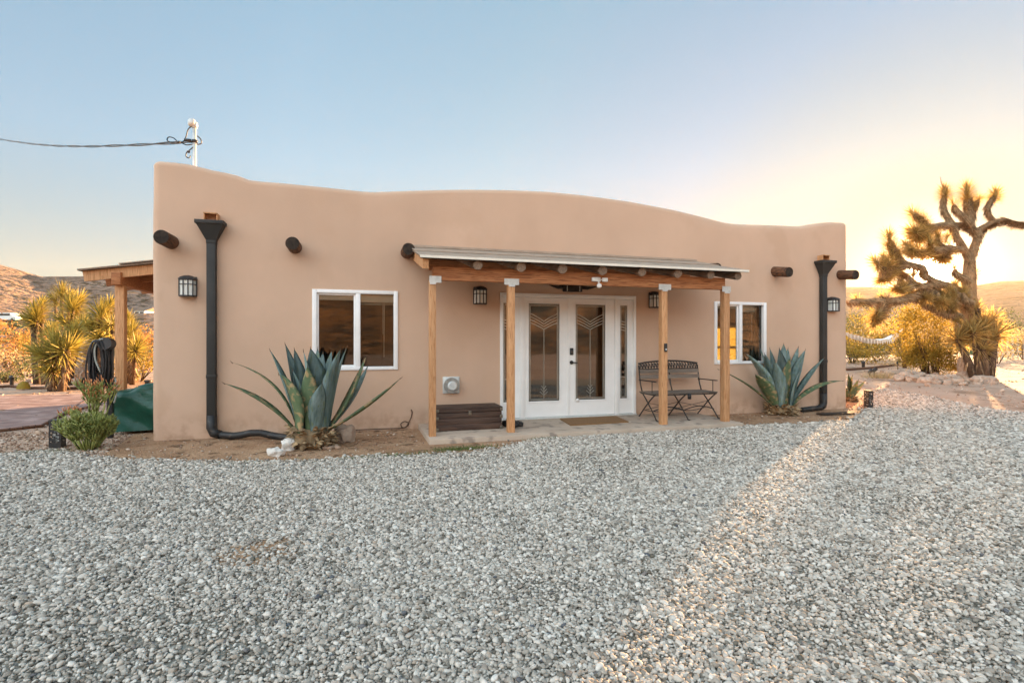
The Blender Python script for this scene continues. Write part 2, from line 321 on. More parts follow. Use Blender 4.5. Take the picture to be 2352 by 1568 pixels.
def ridge(name, az0, az1, tab, r0, r1, m, seed, nz=.18, NR=22, step=.6):
    """a range of hills: crest elevation angle (seen from the house front) given per azimuth"""
    n = int((az1 - az0) / step) + 1; b = MB(); vs = []; fs = []
    for i in range(n):
        az = az0 + (az1 - az0) * i / (n - 1)
        for (a0, e0), (a1, e1) in zip(tab, tab[1:]):
            if a0 <= az <= a1: el = e0 + (e1 - e0) * (az - a0) / (a1 - a0); break
        H = r1 * math.tan(R(el))
        for j in range(NR + 6):
            t = j / NR; r = r0 + (r1 - r0) * t
            x = math.sin(R(az)) * r; y = -DW + math.cos(R(az)) * r
            h = H * (t ** 1.5 if t <= 1 else max(0, 1 - (t - 1) * 2.2))
            q = noise.fractal(Vector((x, y, seed)) * (6.0 / r1), 1.0, 2.0, 5)
            h += H * nz * q * min(t, 1) * (1 if t < .9 else max(0, (1 - t) * 4 + .25)) 
            vs.append((x, y, h - (.6 if j == 0 else 0)))
    m_ = NR + 6
    for i in range(n - 1):
        for j in range(m_ - 1):
            fs.append((i * m_ + j, (i + 1) * m_ + j, (i + 1) * m_ + j + 1, i * m_ + j + 1))
    b.add(vs, fs); return tag(b.build(name, m), kind='structure')
M['hillL'] = hillmat('rocky_hillside', (.20, .145, .115), (.34, .25, .20), (.055, .052, .036), .35, .52)
M['hillR'] = hillmat('far_hillside', (.22, .16, .10), (.30, .22, .15), (.12, .10, .06), .05, .55)
M['hillB'] = hillmat('sunlit_hillside', (.21, .12, .06), (.34, .20, .105), (.13, .09, .055), .30, .50, .12)
ridge('hills', -52, 18, [(-52, 7.4), (azpx(0), elpx(0, 600)), (azpx(40), elpx(40, 611)), (azpx(95), elpx(95, 626)), (azpx(200), elpx(200, 624)), (azpx(345), elpx(345, 618)), (5, 4.6), (18, 3)], 55, 330, M['hillL'], 3, nz=.14, NR=40, step=.3)
ridge('hills', 16, 112, [(16, 4), (azpx(1940), elpx(1940, 656)), (azpx(2010), elpx(2010, 657)), (azpx(2140), elpx(2140, 668)), (azpx(2230), elpx(2230, 655)), (azpx(2300), elpx(2300, 643)), (azpx(2352), elpx(2352, 641)), (75, 5.2), (112, 3.5)], 260, 900, M['hillR'], 9, nz=.08, step=.5)
ridge('hills', 108, 312, [(108, 5.5), (135, 9), (160, 11), (185, 13), (210, 12), (240, 11), (270, 9), (312, 7)], 38, 170, M['hillB'], 5, nz=.22, step=1.0)

# soil bed in front of the house
bed = [G(*p) for p in [(205, 1066), (300, 1063), (420, 1064), (520, 1065), (620, 1066), (700, 1064), (800, 1056), (900, 1050), (1000, 1048), (1090, 1044), (1180, 1027), (1250, 1008), (1400, 993), (1600, 985), (1700, 982), (1850, 978), (1960, 970), (2005, 957), (1990, 925), (1975, 900)]]
bedpoly = [(p.x, p.y) for p in bed] + [(9.9, 3.0), (9.3, 3.0), (9.3, .3), (-2.6, .3), (-2.6, .9), (-3.2, .9)]
poly_sheet('soil_bed', bedpoly, .004, M['soil'])
ob = bpy.data.objects['soil_bed']; tag(ob, kind='structure')

# gravel: the bed sheet and the stones lying on it
gp = [G(*p) for p in [(-260, 1075), (-120, 1052), (0, 1046), (60, 1040), (130, 1034), (205, 1052), (300, 1060), (420, 1062), (520, 1062), (620, 1062), (700, 1061), (800, 1053), (900, 1047), (1000, 1045), (1090, 1041), (1180, 1024), (1250, 1004), (1400, 989), (1600, 982), (1700, 979), (1850, 975), (1960, 967), (1985, 950), (1992, 925), (2000, 903), (2030, 893), (2100, 905), (2180, 922), (2270, 940), (2352, 950), (2500, 962)]]
gravpoly = [(p.x, p.y) for p in gp] + [(13.5, -9.3), (-7.0, -9.3)]
def inside(x, y, P):
    c = np.zeros(x.shape, bool); n = len(P)
    for i in range(n):
        x0, y0 = P[i]; x1, y1 = P[(i + 1) % n]
        if y0 == y1: continue
        m_ = ((y0 > y) != (y1 > y)) & (x < (x1 - x0) * (y - y0) / (y1 - y0) + x0); c ^= m_
    return c
tag(poly_sheet('gravel_bed', gravpoly, .008, M['fines']), kind='structure')
M['stone'] = None
def stone_mat(name, ramp, rough=.75):
    m = bpy.data.materials.new(name); m.use_nodes = True; n = m.node_tree; N = n.nodes; L = n.links
    b_ = N['Principled BSDF']; b_.inputs['Roughness'].default_value = rough; b_.inputs['Specular IOR Level'].default_value = .25
    oi = N.new('ShaderNodeObjectInfo'); r = N.new('ShaderNodeValToRGB'); cr = r.color_ramp; L.new(oi.outputs['Random'], r.inputs[0])
    while len(cr.elements) < len(ramp): cr.elements.new(.5)
    for e, (p, c) in zip(cr.elements, ramp): e.position = p; e.color = (*c, 1)
    t = N.new('ShaderNodeTexCoord'); nz = N.new('ShaderNodeTexNoise'); nz.inputs['Scale'].default_value = 2.2; nz.inputs['Detail'].default_value = 5; L.new(t.outputs['Object'], nz.inputs[0])
    mr = N.new('ShaderNodeMapRange'); mr.inputs['To Min'].default_value = .72; mr.inputs['To Max'].default_value = 1.28; L.new(nz.outputs[0], mr.inputs[0])
    sc = N.new('ShaderNodeVectorMath'); sc.operation = 'SCALE'; L.new(r.outputs[0], sc.inputs[0]); L.new(mr.outputs[0], sc.inputs['Scale']); L.new(sc.outputs[0], b_.inputs['Base Color'])
    return m
M['stone'] = stone_mat('gravel_stone', [(0, (.12, .105, .08)), (.12, (.285, .245, .20)), (.5, (.47, .41, .34)), (.78, (.575, .515, .44)), (.90, (.71, .645, .56)), (.96, (.42, .33, .25)), (1, (.10, .105, .115))])
M['clod'] = stone_mat('soil_clod', [(0, (.20, .12, .075)), (.5, (.34, .22, .15)), (.8, (.42, .30, .21)), (1, (.60, .52, .44))])
def stones(name, P, scl, m, seed, base_r=1.0):
    """one stuff object: points that each carry a small stone (geometry nodes)"""
    me = bpy.data.meshes.new(name); me.vertices.add(len(P)); me.vertices.foreach_set('co', P.astype(np.float32).ravel())
    a = me.attributes.new('sc', 'FLOAT', 'POINT'); a.data.foreach_set('value', scl.astype(np.float32)); me.materials.append(m)
    o = bpy.data.objects.new(name, me); COL.objects.link(o)
    g = bpy.data.node_groups.new(name + '_nodes', 'GeometryNodeTree'); g.is_modifier = True
    g.interface.new_socket('Geometry', in_out='INPUT', socket_type='NodeSocketGeometry'); g.interface.new_socket('Geometry', in_out='OUTPUT', socket_type='NodeSocketGeometry')
    N = g.nodes; L = g.links; gi = N.new('NodeGroupInput'); go = N.new('NodeGroupOutput')
    g2i = N.new('GeometryNodeGeometryToInstance')
    for i in range(7):
        ico = N.new('GeometryNodeMeshIcoSphere'); ico.inputs['Radius'].default_value = 1; ico.inputs['Subdivisions'].default_value = 2
        pos = N.new('GeometryNodeInputPosition'); nz = N.new('ShaderNodeTexNoise'); nz.noise_dimensions = '4D'; nz.inputs['W'].default_value = seed + i * 5.1; nz.inputs['Scale'].default_value = .75; nz.inputs['Detail'].default_value = 1
        L.new(pos.outputs[0], nz.inputs['Vector'])
        sub = N.new('ShaderNodeVectorMath'); sub.operation = 'SUBTRACT'; L.new(nz.outputs['Color'], sub.inputs[0]); sub.inputs[1].default_value = (.5, .5, .5)
        sca = N.new('ShaderNodeVectorMath'); sca.operation = 'SCALE'; L.new(sub.outputs[0], sca.inputs[0]); sca.inputs['Scale'].default_value = 1.5
        sp = N.new('GeometryNodeSetPosition'); L.new(ico.outputs[0], sp.inputs[0]); L.new(sca.outputs[0], sp.inputs['Offset'])
        tf = N.new('GeometryNodeTransform'); L.new(sp.outputs[0], tf.inputs[0]); tf.inputs['Scale'].default_value = (1.0, .62 + .07 * (i % 4), .46 + .06 * (i % 3))
        sm = N.new('GeometryNodeSetShadeSmooth'); L.new(tf.outputs[0], sm.inputs[0])
        mt = N.new('GeometryNodeSetMaterial'); mt.inputs['Material'].default_value = m; L.new(sm.outputs[0], mt.inputs[0])
        L.new(mt.outputs[0], g2i.inputs[0])
    iop = N.new('GeometryNodeInstanceOnPoints'); L.new(gi.outputs[0], iop.inputs['Points']); L.new(g2i.outputs[0], iop.inputs['Instance']); iop.inputs['Pick Instance'].default_value = True
    ri = N.new('FunctionNodeRandomValue'); ri.data_type = 'INT'
    for s_ in ri.inputs:
        if s_.type == 'INT' and s_.name == 'Min': s_.default_value = 0
        if s_.type == 'INT' and s_.name == 'Max': s_.default_value = 6
    L.new([s_ for s_ in ri.outputs if s_.type == 'INT'][0], iop.inputs['Instance Index'])
    rr = N.new('FunctionNodeRandomValue'); rr.data_type = 'FLOAT_VECTOR'; rr.inputs[0].default_value = (-.55, -.55, 0); rr.inputs[1].default_value = (.55, .55, 6.283); L.new(rr.outputs[0], iop.inputs['Rotation'])
    at = N.new('GeometryNodeInputNamedAttribute'); at.data_type = 'FLOAT'; at.inputs[0].default_value = 'sc'; L.new(at.outputs[0], iop.inputs['Scale'])
    L.new(iop.outputs[0], go.inputs[0]); md = o.modifiers.new('stones', 'NODES'); md.node_group = g
    return tag(o, kind='stuff')
rg = np.random.RandomState(3)
PP = []; SS = []
for lo, hi, sp, sr in [(0.9, 3.4, .0142, .0112), (3.4, 6.2, .0172, .0126), (6.2, 10, .022, .0155), (10, 22, .031, .021)]:
    xs = np.arange(-7.0, 15, sp); ys = np.arange(-9.2, 4.0, sp); X, Y = np.meshgrid(xs, ys); X = X.ravel(); Y = Y.ravel()
    X = X + rg.uniform(-.6, .6, X.shape) * sp; Y = Y + rg.uniform(-.6, .6, Y.shape) * sp
    r = np.hypot(X, Y + DW); k = (r >= lo) & (r < hi); X = X[k]; Y = Y[k]
    k = inside(X + rg.normal(0, .07, X.shape), Y + rg.normal(0, .07, Y.shape), gravpoly) & ~((Y > -1.40) & (X > .8) & (X < 5.95)); X = X[k]; Y = Y[k]
    fw = X * FWD.x + (Y + DW) * FWD.y; rt = X * RGT.x + (Y + DW) * RGT.y
    k = (np.abs(rt) < fw * 1.12 + 1.0) & (fw > .8); X = X[k]; Y = Y[k]
    # worn bare spot, and thinning where the drive runs off to the right
    c = G(585, 1272); d = np.hypot((X - c.x) / .30, (Y - c.y) / .22); keep = rg.rand(len(X)) < np.clip(d * 1.0 - .2, .38, 1)
    far = np.clip((X - 9.3) / 5.5, 0, 1) * (Y > -3.0); keep &= rg.rand(len(X)) > far * .45
    nn = np.array([noise.noise(Vector((x_ * .8, y_ * .8, 3.3))) + .5 * noise.noise(Vector((x_ * 2.6, y_ * 2.6, 9.1))) for x_, y_ in zip(X, Y)])
    keep &= rg.rand(len(X)) > np.clip((nn - .22) * 1.1, 0, .34)          # thinner, scuffed places
    X = X[keep]; Y = Y[keep]; nn = nn[keep]
    s_ = sr * np.exp(rg.normal(0, .30, X.shape)) * (1 - .18 * np.clip(nn, -.6, .6)); s_ = np.clip(s_, sr * .5, sr * 1.9)
    zz = .008 + s_ * .35 + rg.uniform(0, .008, X.shape)
    PP.append(np.stack([X, Y, zz], 1)); SS.append(s_)
P = np.concatenate(PP); S = np.concatenate(SS)
gravel = stones('gravel', P, S, M['stone'], 1.0)
tag(gravel, 'pale grey river gravel covering the whole forecourt', 'gravel')
tag(poly_sheet('bare_patch', [(G(585, 1272).x + .34 * math.cos(a * .35) * (1 + .2 * math.sin(a * 2.1)), G(585, 1272).y + .24 * math.sin(a * .35) * (1 + .2 * math.cos(a * 1.7))) for a in range(18)], .012, M['soil']), kind='structure')
# clods and small stones on the soil bed
n = 9000; X = rg.uniform(-4, 10.4, n); Y = rg.uniform(-2.2, 2.5, n); k = inside(X, Y, bedpoly) & ~((X > .85) & (X < 5.9) & (Y > -1.42)) & ~((X > -2.7) & (X < 9.5) & (Y > -.03)); X = X[k]; Y = Y[k]
S = np.clip(.007 * np.exp(rg.normal(0, .55, X.shape)), .003, .03); stones('soil_clods', np.stack([X, Y, .004 + S * .3], 1), S, M['clod'], 4.0)
# pebbles spread over the sandy ground around
n = 9000; a = rg.uniform(0, 1, n); D_ = 7.5 + 40 * a ** 1.6; px = rg.uniform(-100, 2450, n); U = (px - 1176) / F
X = D_ * (FWD.x + RGT.x * U); Y = -DW + D_ * (FWD.y + RGT.y * U)
k = ~inside(X, Y, gravpoly) & ~inside(X, Y, bedpoly) & ~((X > -3.9) & (X < 9.8) & (Y > -.1) & (Y < 12)) & (Y > -3); X = X[k]; Y = Y[k]
S = np.clip(.016 * np.exp(rg.normal(0, .6, X.shape)), .006, .09); X2 = rg.uniform(-9.5, -2.9, 9000); Y2 = rg.uniform(-1.2, 1.4, 9000); k = ~inside(X2, Y2, bedpoly); S2 = np.clip(.012 * np.exp(rg.normal(0, .5, X2.shape)), .005, .03)[k]; X = np.concatenate([X, X2[k]]); Y = np.concatenate([Y, Y2[k]]); S = np.concatenate([S, S2]); stones('desert_pebbles', np.stack([X, Y, S * .25], 1), S, M['clod'], 8.0)
# ================================================================ HOUSE
X0, X1 = W(346.5, 800).x, W(1948.5, 800).x; YB = 7.0
RC = .11
prof_px = [(345, 368), (350, 366), (400, 370), (440, 375), (465, 383), (495, 390), (530, 396), (555, 404), (575, 412), (650, 418), (750, 428), (850, 439), (930, 436), (1000, 434), (1060, 433), (1170, 434), (1260, 438), (1350, 447), (1450, 461), (1550, 480), (1620, 497), (1665, 509), (1690, 513), (1760, 515), (1838, 518), (1850, 517), (1866, 513), (1885, 511), (1908, 508), (1952, 511)]
prof = [(W(a, b).x, W(a, b).z) for a, b in prof_px]
def HX(x):
    if x <= prof[0][0]: return prof[0][1]
    for (a, h0), (b_, h1) in zip(prof, prof[1:]):
        if x <= b_: return h0 + (h1 - h0) * (x - a) / (b_ - a)
    return prof[-1][1]
def pz(px, py): return W(px, py).z
OPEN = {  # name: (side, a, b, z0, z1)
 'win_west': ('front', wx(719), wx(912), pz(815, 848), pz(815, 668)),
 'door': ('front', wx(1151), wx(1457), .075, pz(1300, 680)),
 'win_east': ('front', wx(1641), wx(1758), pz(1700, 834), pz(1700, 695)),
 'win_side': ('right', 3.0, 4.15, .75, 1.80)}
house = thing('adobe_house', 'tan stucco adobe house with curved parapet and white double doors', 'house', (3.4, 3.5, 0))
path = []
def seg(side, p, q, nrm, cuts, step):
    L_ = (q - p).length; ts = {0.0, 1.0} | {c for c in cuts if 0 < c < 1}; nn = max(1, int(L_ / step))
    for i in range(nn): 
        t = i / nn
        if all(abs(t - c) * L_ > step * .35 for c in ts): ts.add(t)
    for t in sorted(ts): pp = p.lerp(q, t); path.append((pp.x, pp.y, nrm.x, nrm.y, side))
def arc(c, a0, a1):
    for i in range(1, 6):
        a = a0 + (a1 - a0) * i / 6; path.append((c.x + RC * math.cos(a), c.y + RC * math.sin(a), math.cos(a), math.sin(a), 'c'))
V2 = lambda x, y: Vector((x, y, 0))
seg('left', V2(X0, YB), V2(X0, RC), V2(-1, 0), [], .5)
arc(V2(X0 + RC, RC), math.pi, 1.5 * math.pi)
Lf = (X1 - RC) - (X0 + RC)
seg('front', V2(X0 + RC, 0), V2(X1 - RC, 0), V2(0, -1), [(v - X0 - RC) / Lf for k, o in OPEN.items() if o[0] == 'front' for v in o[1:3]], .16)
arc(V2(X1 - RC, RC), 1.5 * math.pi, 2 * math.pi)
seg('right', V2(X1, RC), V2(X1, YB), V2(1, 0), [(v - RC) / (YB - RC) for k, o in OPEN.items() if o[0] == 'right' for v in o[1:3]], .5)
seg('back', V2(X1, YB), V2(X0, YB), V2(0, 1), [], 1.0)
zb = sorted({0.0 - .1, 2.5} | {z for o in OPEN.values() for z in o[3:5]}); zs = list(zb)
z = .1
while z < 2.5:
    if all(abs(z - q) > .06 for q in zb): zs.append(z)
    z += .18
zs = sorted(zs); nzs = len(zs)
RT = .085
rows = []
for (x, y, nx, ny, side) in path:
    H = HX(min(max(x, X0), X1)); col = []
    if side == 'back': H = 3.3
    for z in zs:
        k = .010 * noise.noise(Vector((x * .9, y * .9, z * .9))) + .004 * noise.noise(Vector((x * 3, y * 3, z * 3)))
        col.append((x + nx * k, y + ny * k, z))
    for i in range(1, 9):
        z = 2.5 + (H - RT - 2.5) * i / 8; k = .010 * noise.noise(Vector((x * .9, y * .9, z * .9))) + .004 * noise.noise(Vector((x * 3, y * 3, z * 3)))
        col.append((x + nx * k, y + ny * k, z))
    for i in range(1, 7):
        a = math.pi / 2 * i / 6; off = RT * (1 - math.cos(a)); col.append((x - nx * off, y - ny * off, H - RT + RT * math.sin(a)))
    col.append((x - nx * .24, y - ny * .24, H)); col.append((x - nx * .28, y - ny * .28, H - .05)); col.append((x - nx * .28, y - ny * .28, 3.0))
    rows.append(col)
nr = len(rows[0]); b = MB(); vs = [p for c in rows for p in c]; fs = []
for i in range(len(rows) - 1):
    s0, s1 = path[i][4], path[i + 1][4]
    for j in range(nr - 1):
        hole = False
        if s0 == s1 and s0 in ('front', 'right') and j < nzs - 1:
            ca = (path[i][0] + path[i + 1][0]) / 2 if s0 == 'front' else (path[i][1] + path[i + 1][1]) / 2
            cz = (zs[j] + zs[j + 1]) / 2
            for o in OPEN.values():
                if o[0] == s0 and o[1] < ca < o[2] and o[3] < cz < o[4]: hole = True
        if not hole: fs.append((i * nr + j, (i + 1) * nr + j, (i + 1) * nr + j + 1, i * nr + j + 1))
b.add(vs, fs)
DEPTH = .17
for o in OPEN.values():
    s, a, c, z0, z1 = o; e = .012
    if s == 'front':
        q = lambda x, y, z: (x, y, z)
        for (A, B) in [((a, z0), (c, z0)), ((c, z0), (c, z1)), ((c, z1), (a, z1)), ((a, z1), (a, z0))]:
            b.add([q(A[0], -e * 0, A[1]), q(B[0], 0, B[1]), q(B[0], DEPTH, B[1]), q(A[0], DEPTH, A[1])], [(0, 1, 2, 3)])
    else:
        for (A, B) in [((a, z0), (c, z0)), ((c, z0), (c, z1)), ((c, z1), (a, z1)), ((a, z1), (a, z0))]:
            b.add([(X1, A[0], A[1]), (X1, B[0], B[1]), (X1 - DEPTH, B[0], B[1]), (X1 - DEPTH, A[0], A[1])], [(0, 1, 2, 3)])
b.build('wall', M['stucco'], house, angle=50)
b = MB(); b.box((X0 + .2, .2, 2.98), (X1 - .2, YB - .2, 3.04)); b.build('roof_deck', M['roofmetal'], house, smooth=False)
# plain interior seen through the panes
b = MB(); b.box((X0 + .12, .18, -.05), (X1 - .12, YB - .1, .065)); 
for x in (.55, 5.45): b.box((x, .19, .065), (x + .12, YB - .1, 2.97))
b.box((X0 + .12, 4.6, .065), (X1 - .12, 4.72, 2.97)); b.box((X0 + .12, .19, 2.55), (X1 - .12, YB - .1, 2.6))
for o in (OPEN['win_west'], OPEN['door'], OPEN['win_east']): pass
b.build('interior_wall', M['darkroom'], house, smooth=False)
# dark lining on the inner side of the facade
# --- sliding windows
def window(o, kind):
    s, a, c, z0, z1 = o; fw = .052; y0 = -.022; y1 = .075
    f = MB(); xm = (a + c) / 2 + (.03 if kind == 'west' else 0.0)
    g = .012
    for p, q in [((a - g, y0, z0 - g), (a + fw, y1, z1 + g)), ((c - fw, y0, z0 - g), (c + g, y1, z1 + g)), ((a + fw, y0 + .001, z1 - fw * .8), (c - fw, y1, z1 + g)), ((a + fw, y0 + .001, z0 - g), (c - fw, y1, z0 + fw * .75)), ((xm - .035, y0 + .004, z0 + fw * .75), (xm + .035, y1 - .004, z1 - fw * .8))]: f.box(p, q, ch=.006)
    win = f.build('window', M['vinyl'], house, angle=40)
    sa = MB(); iw = .028; A = a + fw; C = xm - .035; Z0 = z0 + fw * .75; Z1 = z1 - fw * .8
    for p, q in [((A, .02, Z0), (A + iw, .055, Z1)), ((C - iw, .02, Z0), (C, .055, Z1)), ((A + iw, .021, Z0), (C - iw, .055, Z0 + iw)), ((A + iw, .021, Z1 - iw), (C - iw, .055, Z1))]: sa.box(p, q, ch=.004)
    sa.build('sash', M['vinyl'], win, angle=40)
    p_ = MB(); p_.box((A + iw - .004, .034, Z0 + iw - .004), (C - iw + .004, .038, Z1 - iw + .004)); p_.build('pane', M['glass'], win, smooth=False)
    A2 = xm + .035; C2 = c - fw; p_ = MB(); p_.box((A2 - .003, .044, Z0 - .003), (C2 + .003, .048, Z1 + .003)); p_.build('pane', M['glass'], win, smooth=False)
    return win, A, C, A2, C2, Z0, Z1
win, A, C, A2, C2, Z0, Z1 = window(OPEN['win_west'], 'west')
b = MB(); b.box((A, .060, Z1 - .10), (C, .09, Z1), ch=.004); b.box((A2, .052, Z1 - .125), (C2, .09, Z1), ch=.004)
for k in range(4): b.box((A2 + .005, .085, Z1 - .135 - k * .008), (C2 - .005, .115, Z1 - .131 - k * .008))
b.build('blind', M['blind'], win)
b = MB(); b.tube([(C2 - .14, .10, Z1 - .12), (C2 - .142, .10, Z0 + .14)], .006); b.tube([(C2 - .16, .10, Z1 - .12), (C2 - .158, .10, Z0 + .5)], .004); b.build('blind_cord', M['blind'], win)
win, A, C, A2, C2, Z0, Z1 = window(OPEN['win_east'], 'east')
b = MB(); b.box((A2, .052, Z1 - .13), (C2, .09, Z1), ch=.004); b.box((A, .060, Z1 - .07), (C, .09, Z1), ch=.004); b.build('blind', M['blind'], win)
# gathered curtain behind the right-hand pane
b = MB(); vs = []; n = 60; xa, xb = A2 + .02, C2 - .10
for i in range(n + 1):
    x = xa + (xb - xa) * i / n; y = .125 + .030 * math.sin(i * .82) + .012 * math.sin(i * 2.1)
    vs += [(x, y, Z0 - .25), (x, y, Z1 + .02)]
b.add(vs, [(2 * i, 2 * i + 2, 2 * i + 3, 2 * i + 1) for i in range(n)]); b.build('curtain', M['curtain'], win)
b = MB(); b.tube([(A2 + .10, .12, Z1 - .1), (A2 + .115, .12, Z0 + .2)], .006); b.tube([(A2 + .33, .12, Z1 - .1), (A2 + .33, .12, Z0 + .35)], .006); b.build('blind_cord', M['white'], win)
# window in the east wall with a sunlit yellow shade (seen across the room)
s, a, c, z0, z1 = OPEN['win_side']; b = MB(); xq = X1
for p, q in [((xq - .08, a, z0), (xq + .02, a + .05, z1)), ((xq - .08, c - .05, z0), (xq + .02, c, z1)), ((xq - .079, a + .05, z0), (xq + .02, c - .05, z0 + .05)), ((xq - .079, a + .05, z1 - .05), (xq + .02, c - .05, z1)), ((xq - .078, a + .05, 1.20), (xq + .018, c - .05, 1.26))]: b.box(p, q)
sw = b.build('window', M['plastic'], house, smooth=False)
b = MB(); b.box((xq - .035, a + .05, z0 + .05), (xq - .031, c - .05, z1 - .05)); b.build('pane', M['glass'], sw, smooth=False)
b = MB(); b.box((xq - .125, a + .01, z0 + .02), (xq - .122, c - .01, z1 - .01)); b.build('shade', M['shade'], sw, smooth=False)

# --- entry doors with sidelights
zt = OPEN['door'][4]; zf = .105; DA, DB = OPEN['door'][1:3]
XL = [wx(v) for v in (1151, 1190, 1205, 1303.5, 1306.5, 1411, 1417, 1457)]
b = MB(); yf = -.03
b.box((DA - .02, yf, .08), (DA + .03, .10, zt + .03), ch=.004); b.box((DB - .03, yf, .08), (DB + .02, .10, zt + .03), ch=.004); b.box((DA + .03, yf + .002, zt - .035), (DB - .03, .10, zt + .03), ch=.004)
xA = wx(1197); b.box((xA - .025, yf + .001, .10), (XL[2] - .004, .10, zt - .035), ch=.004)
xB = wx(1413.5); b.box((XL[5] + .004, yf + .001, .10), (wx(1420), .10, zt - .035), ch=.004)
frame = b.build('door_frame', M['white'], house, angle=40)
b = MB(); b.box((DA - .02, -.05, .074), (DB + .02, .12, .10), ch=.003); b.build('threshold', M['galv'], frame)
def came(mb, p, q, wd=.011, y=.0): mb.beam((p[0], y, p[1]), (q[0], y, q[1]), .008, wd, up=Vector((0, 0, 1)))
def leaf(name, xa, xb, ga, gb, gz0, gz1, parent, yl=-.008, big=True):
    b = MB(); za, zb_ = zf, zt - .04; t = .045; y0, y1 = yl, yl + t
    for p, q in [((xa, y0, za), (ga, y1, zb_)), ((gb, y0, za), (xb, y1, zb_)), ((ga, y0 + .0005, za), (gb, y1, gz0)), ((ga, y0 + .0005, gz1), (gb, y1, zb_))]: b.box(p, q)
    rw = .022
    for p, q in [((ga - rw, y0 - .009, gz0 - rw), (ga + .004, y0 + .002, gz1 + rw)), ((gb - .004, y0 - .009, gz0 - rw), (gb + rw, y0 + .002, gz1 + rw)), ((ga + .004, y0 - .0085, gz0 - rw), (gb - .004, y0 + .002, gz0 + .004)), ((ga + .004, y0 - .0085, gz1 - .004), (gb - .004, y0 + .002, gz1 + rw))]: b.box(p, q, ch=.003)
    if big:
        for p, q in [((xa + .09, y0 - .004, za + .06), (xb - .09, y0 + .001, za + .072)), ((xa + .09, y0 - .004, gz0 - .075), (xb - .09, y0 + .001, gz0 - .063)), ((xa + .09, y0 - .004, za + .072), (xa + .102, y0 + .001, gz0 - .075)), ((xb - .102, y0 - .004, za + .072), (xb - .09, y0 + .001, gz0 - .075))]: pass
    o = b.build(name, M['white'], parent, angle=40)
    g = MB(); yg = y0 + .020; g.box((ga, yg, gz0), (gb, yg + .006, gz1)); g.build('glass', M['doorglass'], o, smooth=False)
    c = MB(); yc = yg - .003; m_ = .022 if big else .016
    for k in (m_, m_ + .016):
        came(c, (ga + k, gz0 + k), (ga + k, gz1 - k), .006, yc); came(c, (gb - k, gz0 + k), (gb - k, gz1 - k), .006, yc)
        came(c, (ga + k, gz0 + k), (gb - k, gz0 + k), .006, yc); came(c, (ga + k, gz1 - k), (gb - k, gz1 - k), .006, yc)
    xm = (ga + gb) / 2; hw = (gb - ga) / 2 - .04
    if big:
        for i, (zv, lift) in enumerate([(gz1 - .30, .13), (gz1 - .345, .12), (gz1 - .39, .115), (gz1 - .435, .11)]):
            for sgn in (-1, 1):
                pts = [(xm + sgn * hw * t_, zv + lift * (1.25 * t_ - .25 * t_ * t_)) for t_ in (0, .25, .5, .75, 1)]
                for p, q in zip(pts, pts[1:]): came(c, p, q, .010, yc - .001)
        came(c, (xm, gz0 + .05), (xm, gz1 - .44), .012, yc)
        for sgn in (-1, 1):
            for k in range(3): came(c, (xm, gz0 + .10 + k * .05), (xm + sgn * (.07 - .015 * k), gz0 + .16 + k * .05), .006, yc)
    else:
        for k in range(4): came(c, (ga + m_, gz1 - .28 - .05 * k), (gb - m_, gz1 - .30 - .05 * k), .012, yc - .001)
        came(c, (ga + m_, gz0 + .38), (gb - m_, gz0 + .38), .010, yc - .001)
    c.build('leading', M['lead'], o, smooth=False)
    return o
gz0, gz1 = pz(1249, 921), pz(1249, 697)
d1 = leaf('door', XL[2], XL[3], wx(1213.5), wx(1285), gz0, gz1, house)
d2 = leaf('door', XL[4], XL[5], wx(1321), wx(1390), gz0, gz1, house)
s1 = leaf('sidelight', DA + .03, xA - .025, wx(1155.5), wx(1173), gz0, gz1, house, yl=.004, big=False)
s2 = leaf('sidelight', wx(1420), DB - .03, wx(1424), wx(1441), gz0, gz1, house, yl=.004, big=False)
xh = wx(1312); hz = pz(1312, 807); hz2 = pz(1312, 832)
b = MB(); b.box((xh - .032, -.034, hz - .06), (xh + .032, -.008, hz + .06), ch=.012); b.box((xh - .018, -.040, hz - .045), (xh + .018, -.033, hz + .035), ch=.003); b.build('deadbolt', M['plastic'], d2, angle=40)
b = MB(); b.tube([(xh, -.008, hz2), (xh, -.022, hz2)], .032, n=20); b.tube([(xh, -.02, hz2), (xh, -.055, hz2)], .012, n=12); b.tube([(xh - .008, -.055, hz2), (xh + .055, -.058, hz2 - .002), (xh + .10, -.052, hz2 - .006)], [.011, .010, .008], n=10); b.build('handle', M['plastic'], d2, angle=50)
b = MB(); b.box((wx(1303.5) - .012, -.018, zf), (wx(1306.5) + .008, -.0075, zt - .04), ch=.003); b.build('astragal', M['white'], d1)
b = MB(); b.tube([(wx(1325), -.03, gz0 - .0), (wx(1325), -.024, gz0)], .03, n=14); b.build('suction_sensor', M['white'], d2)

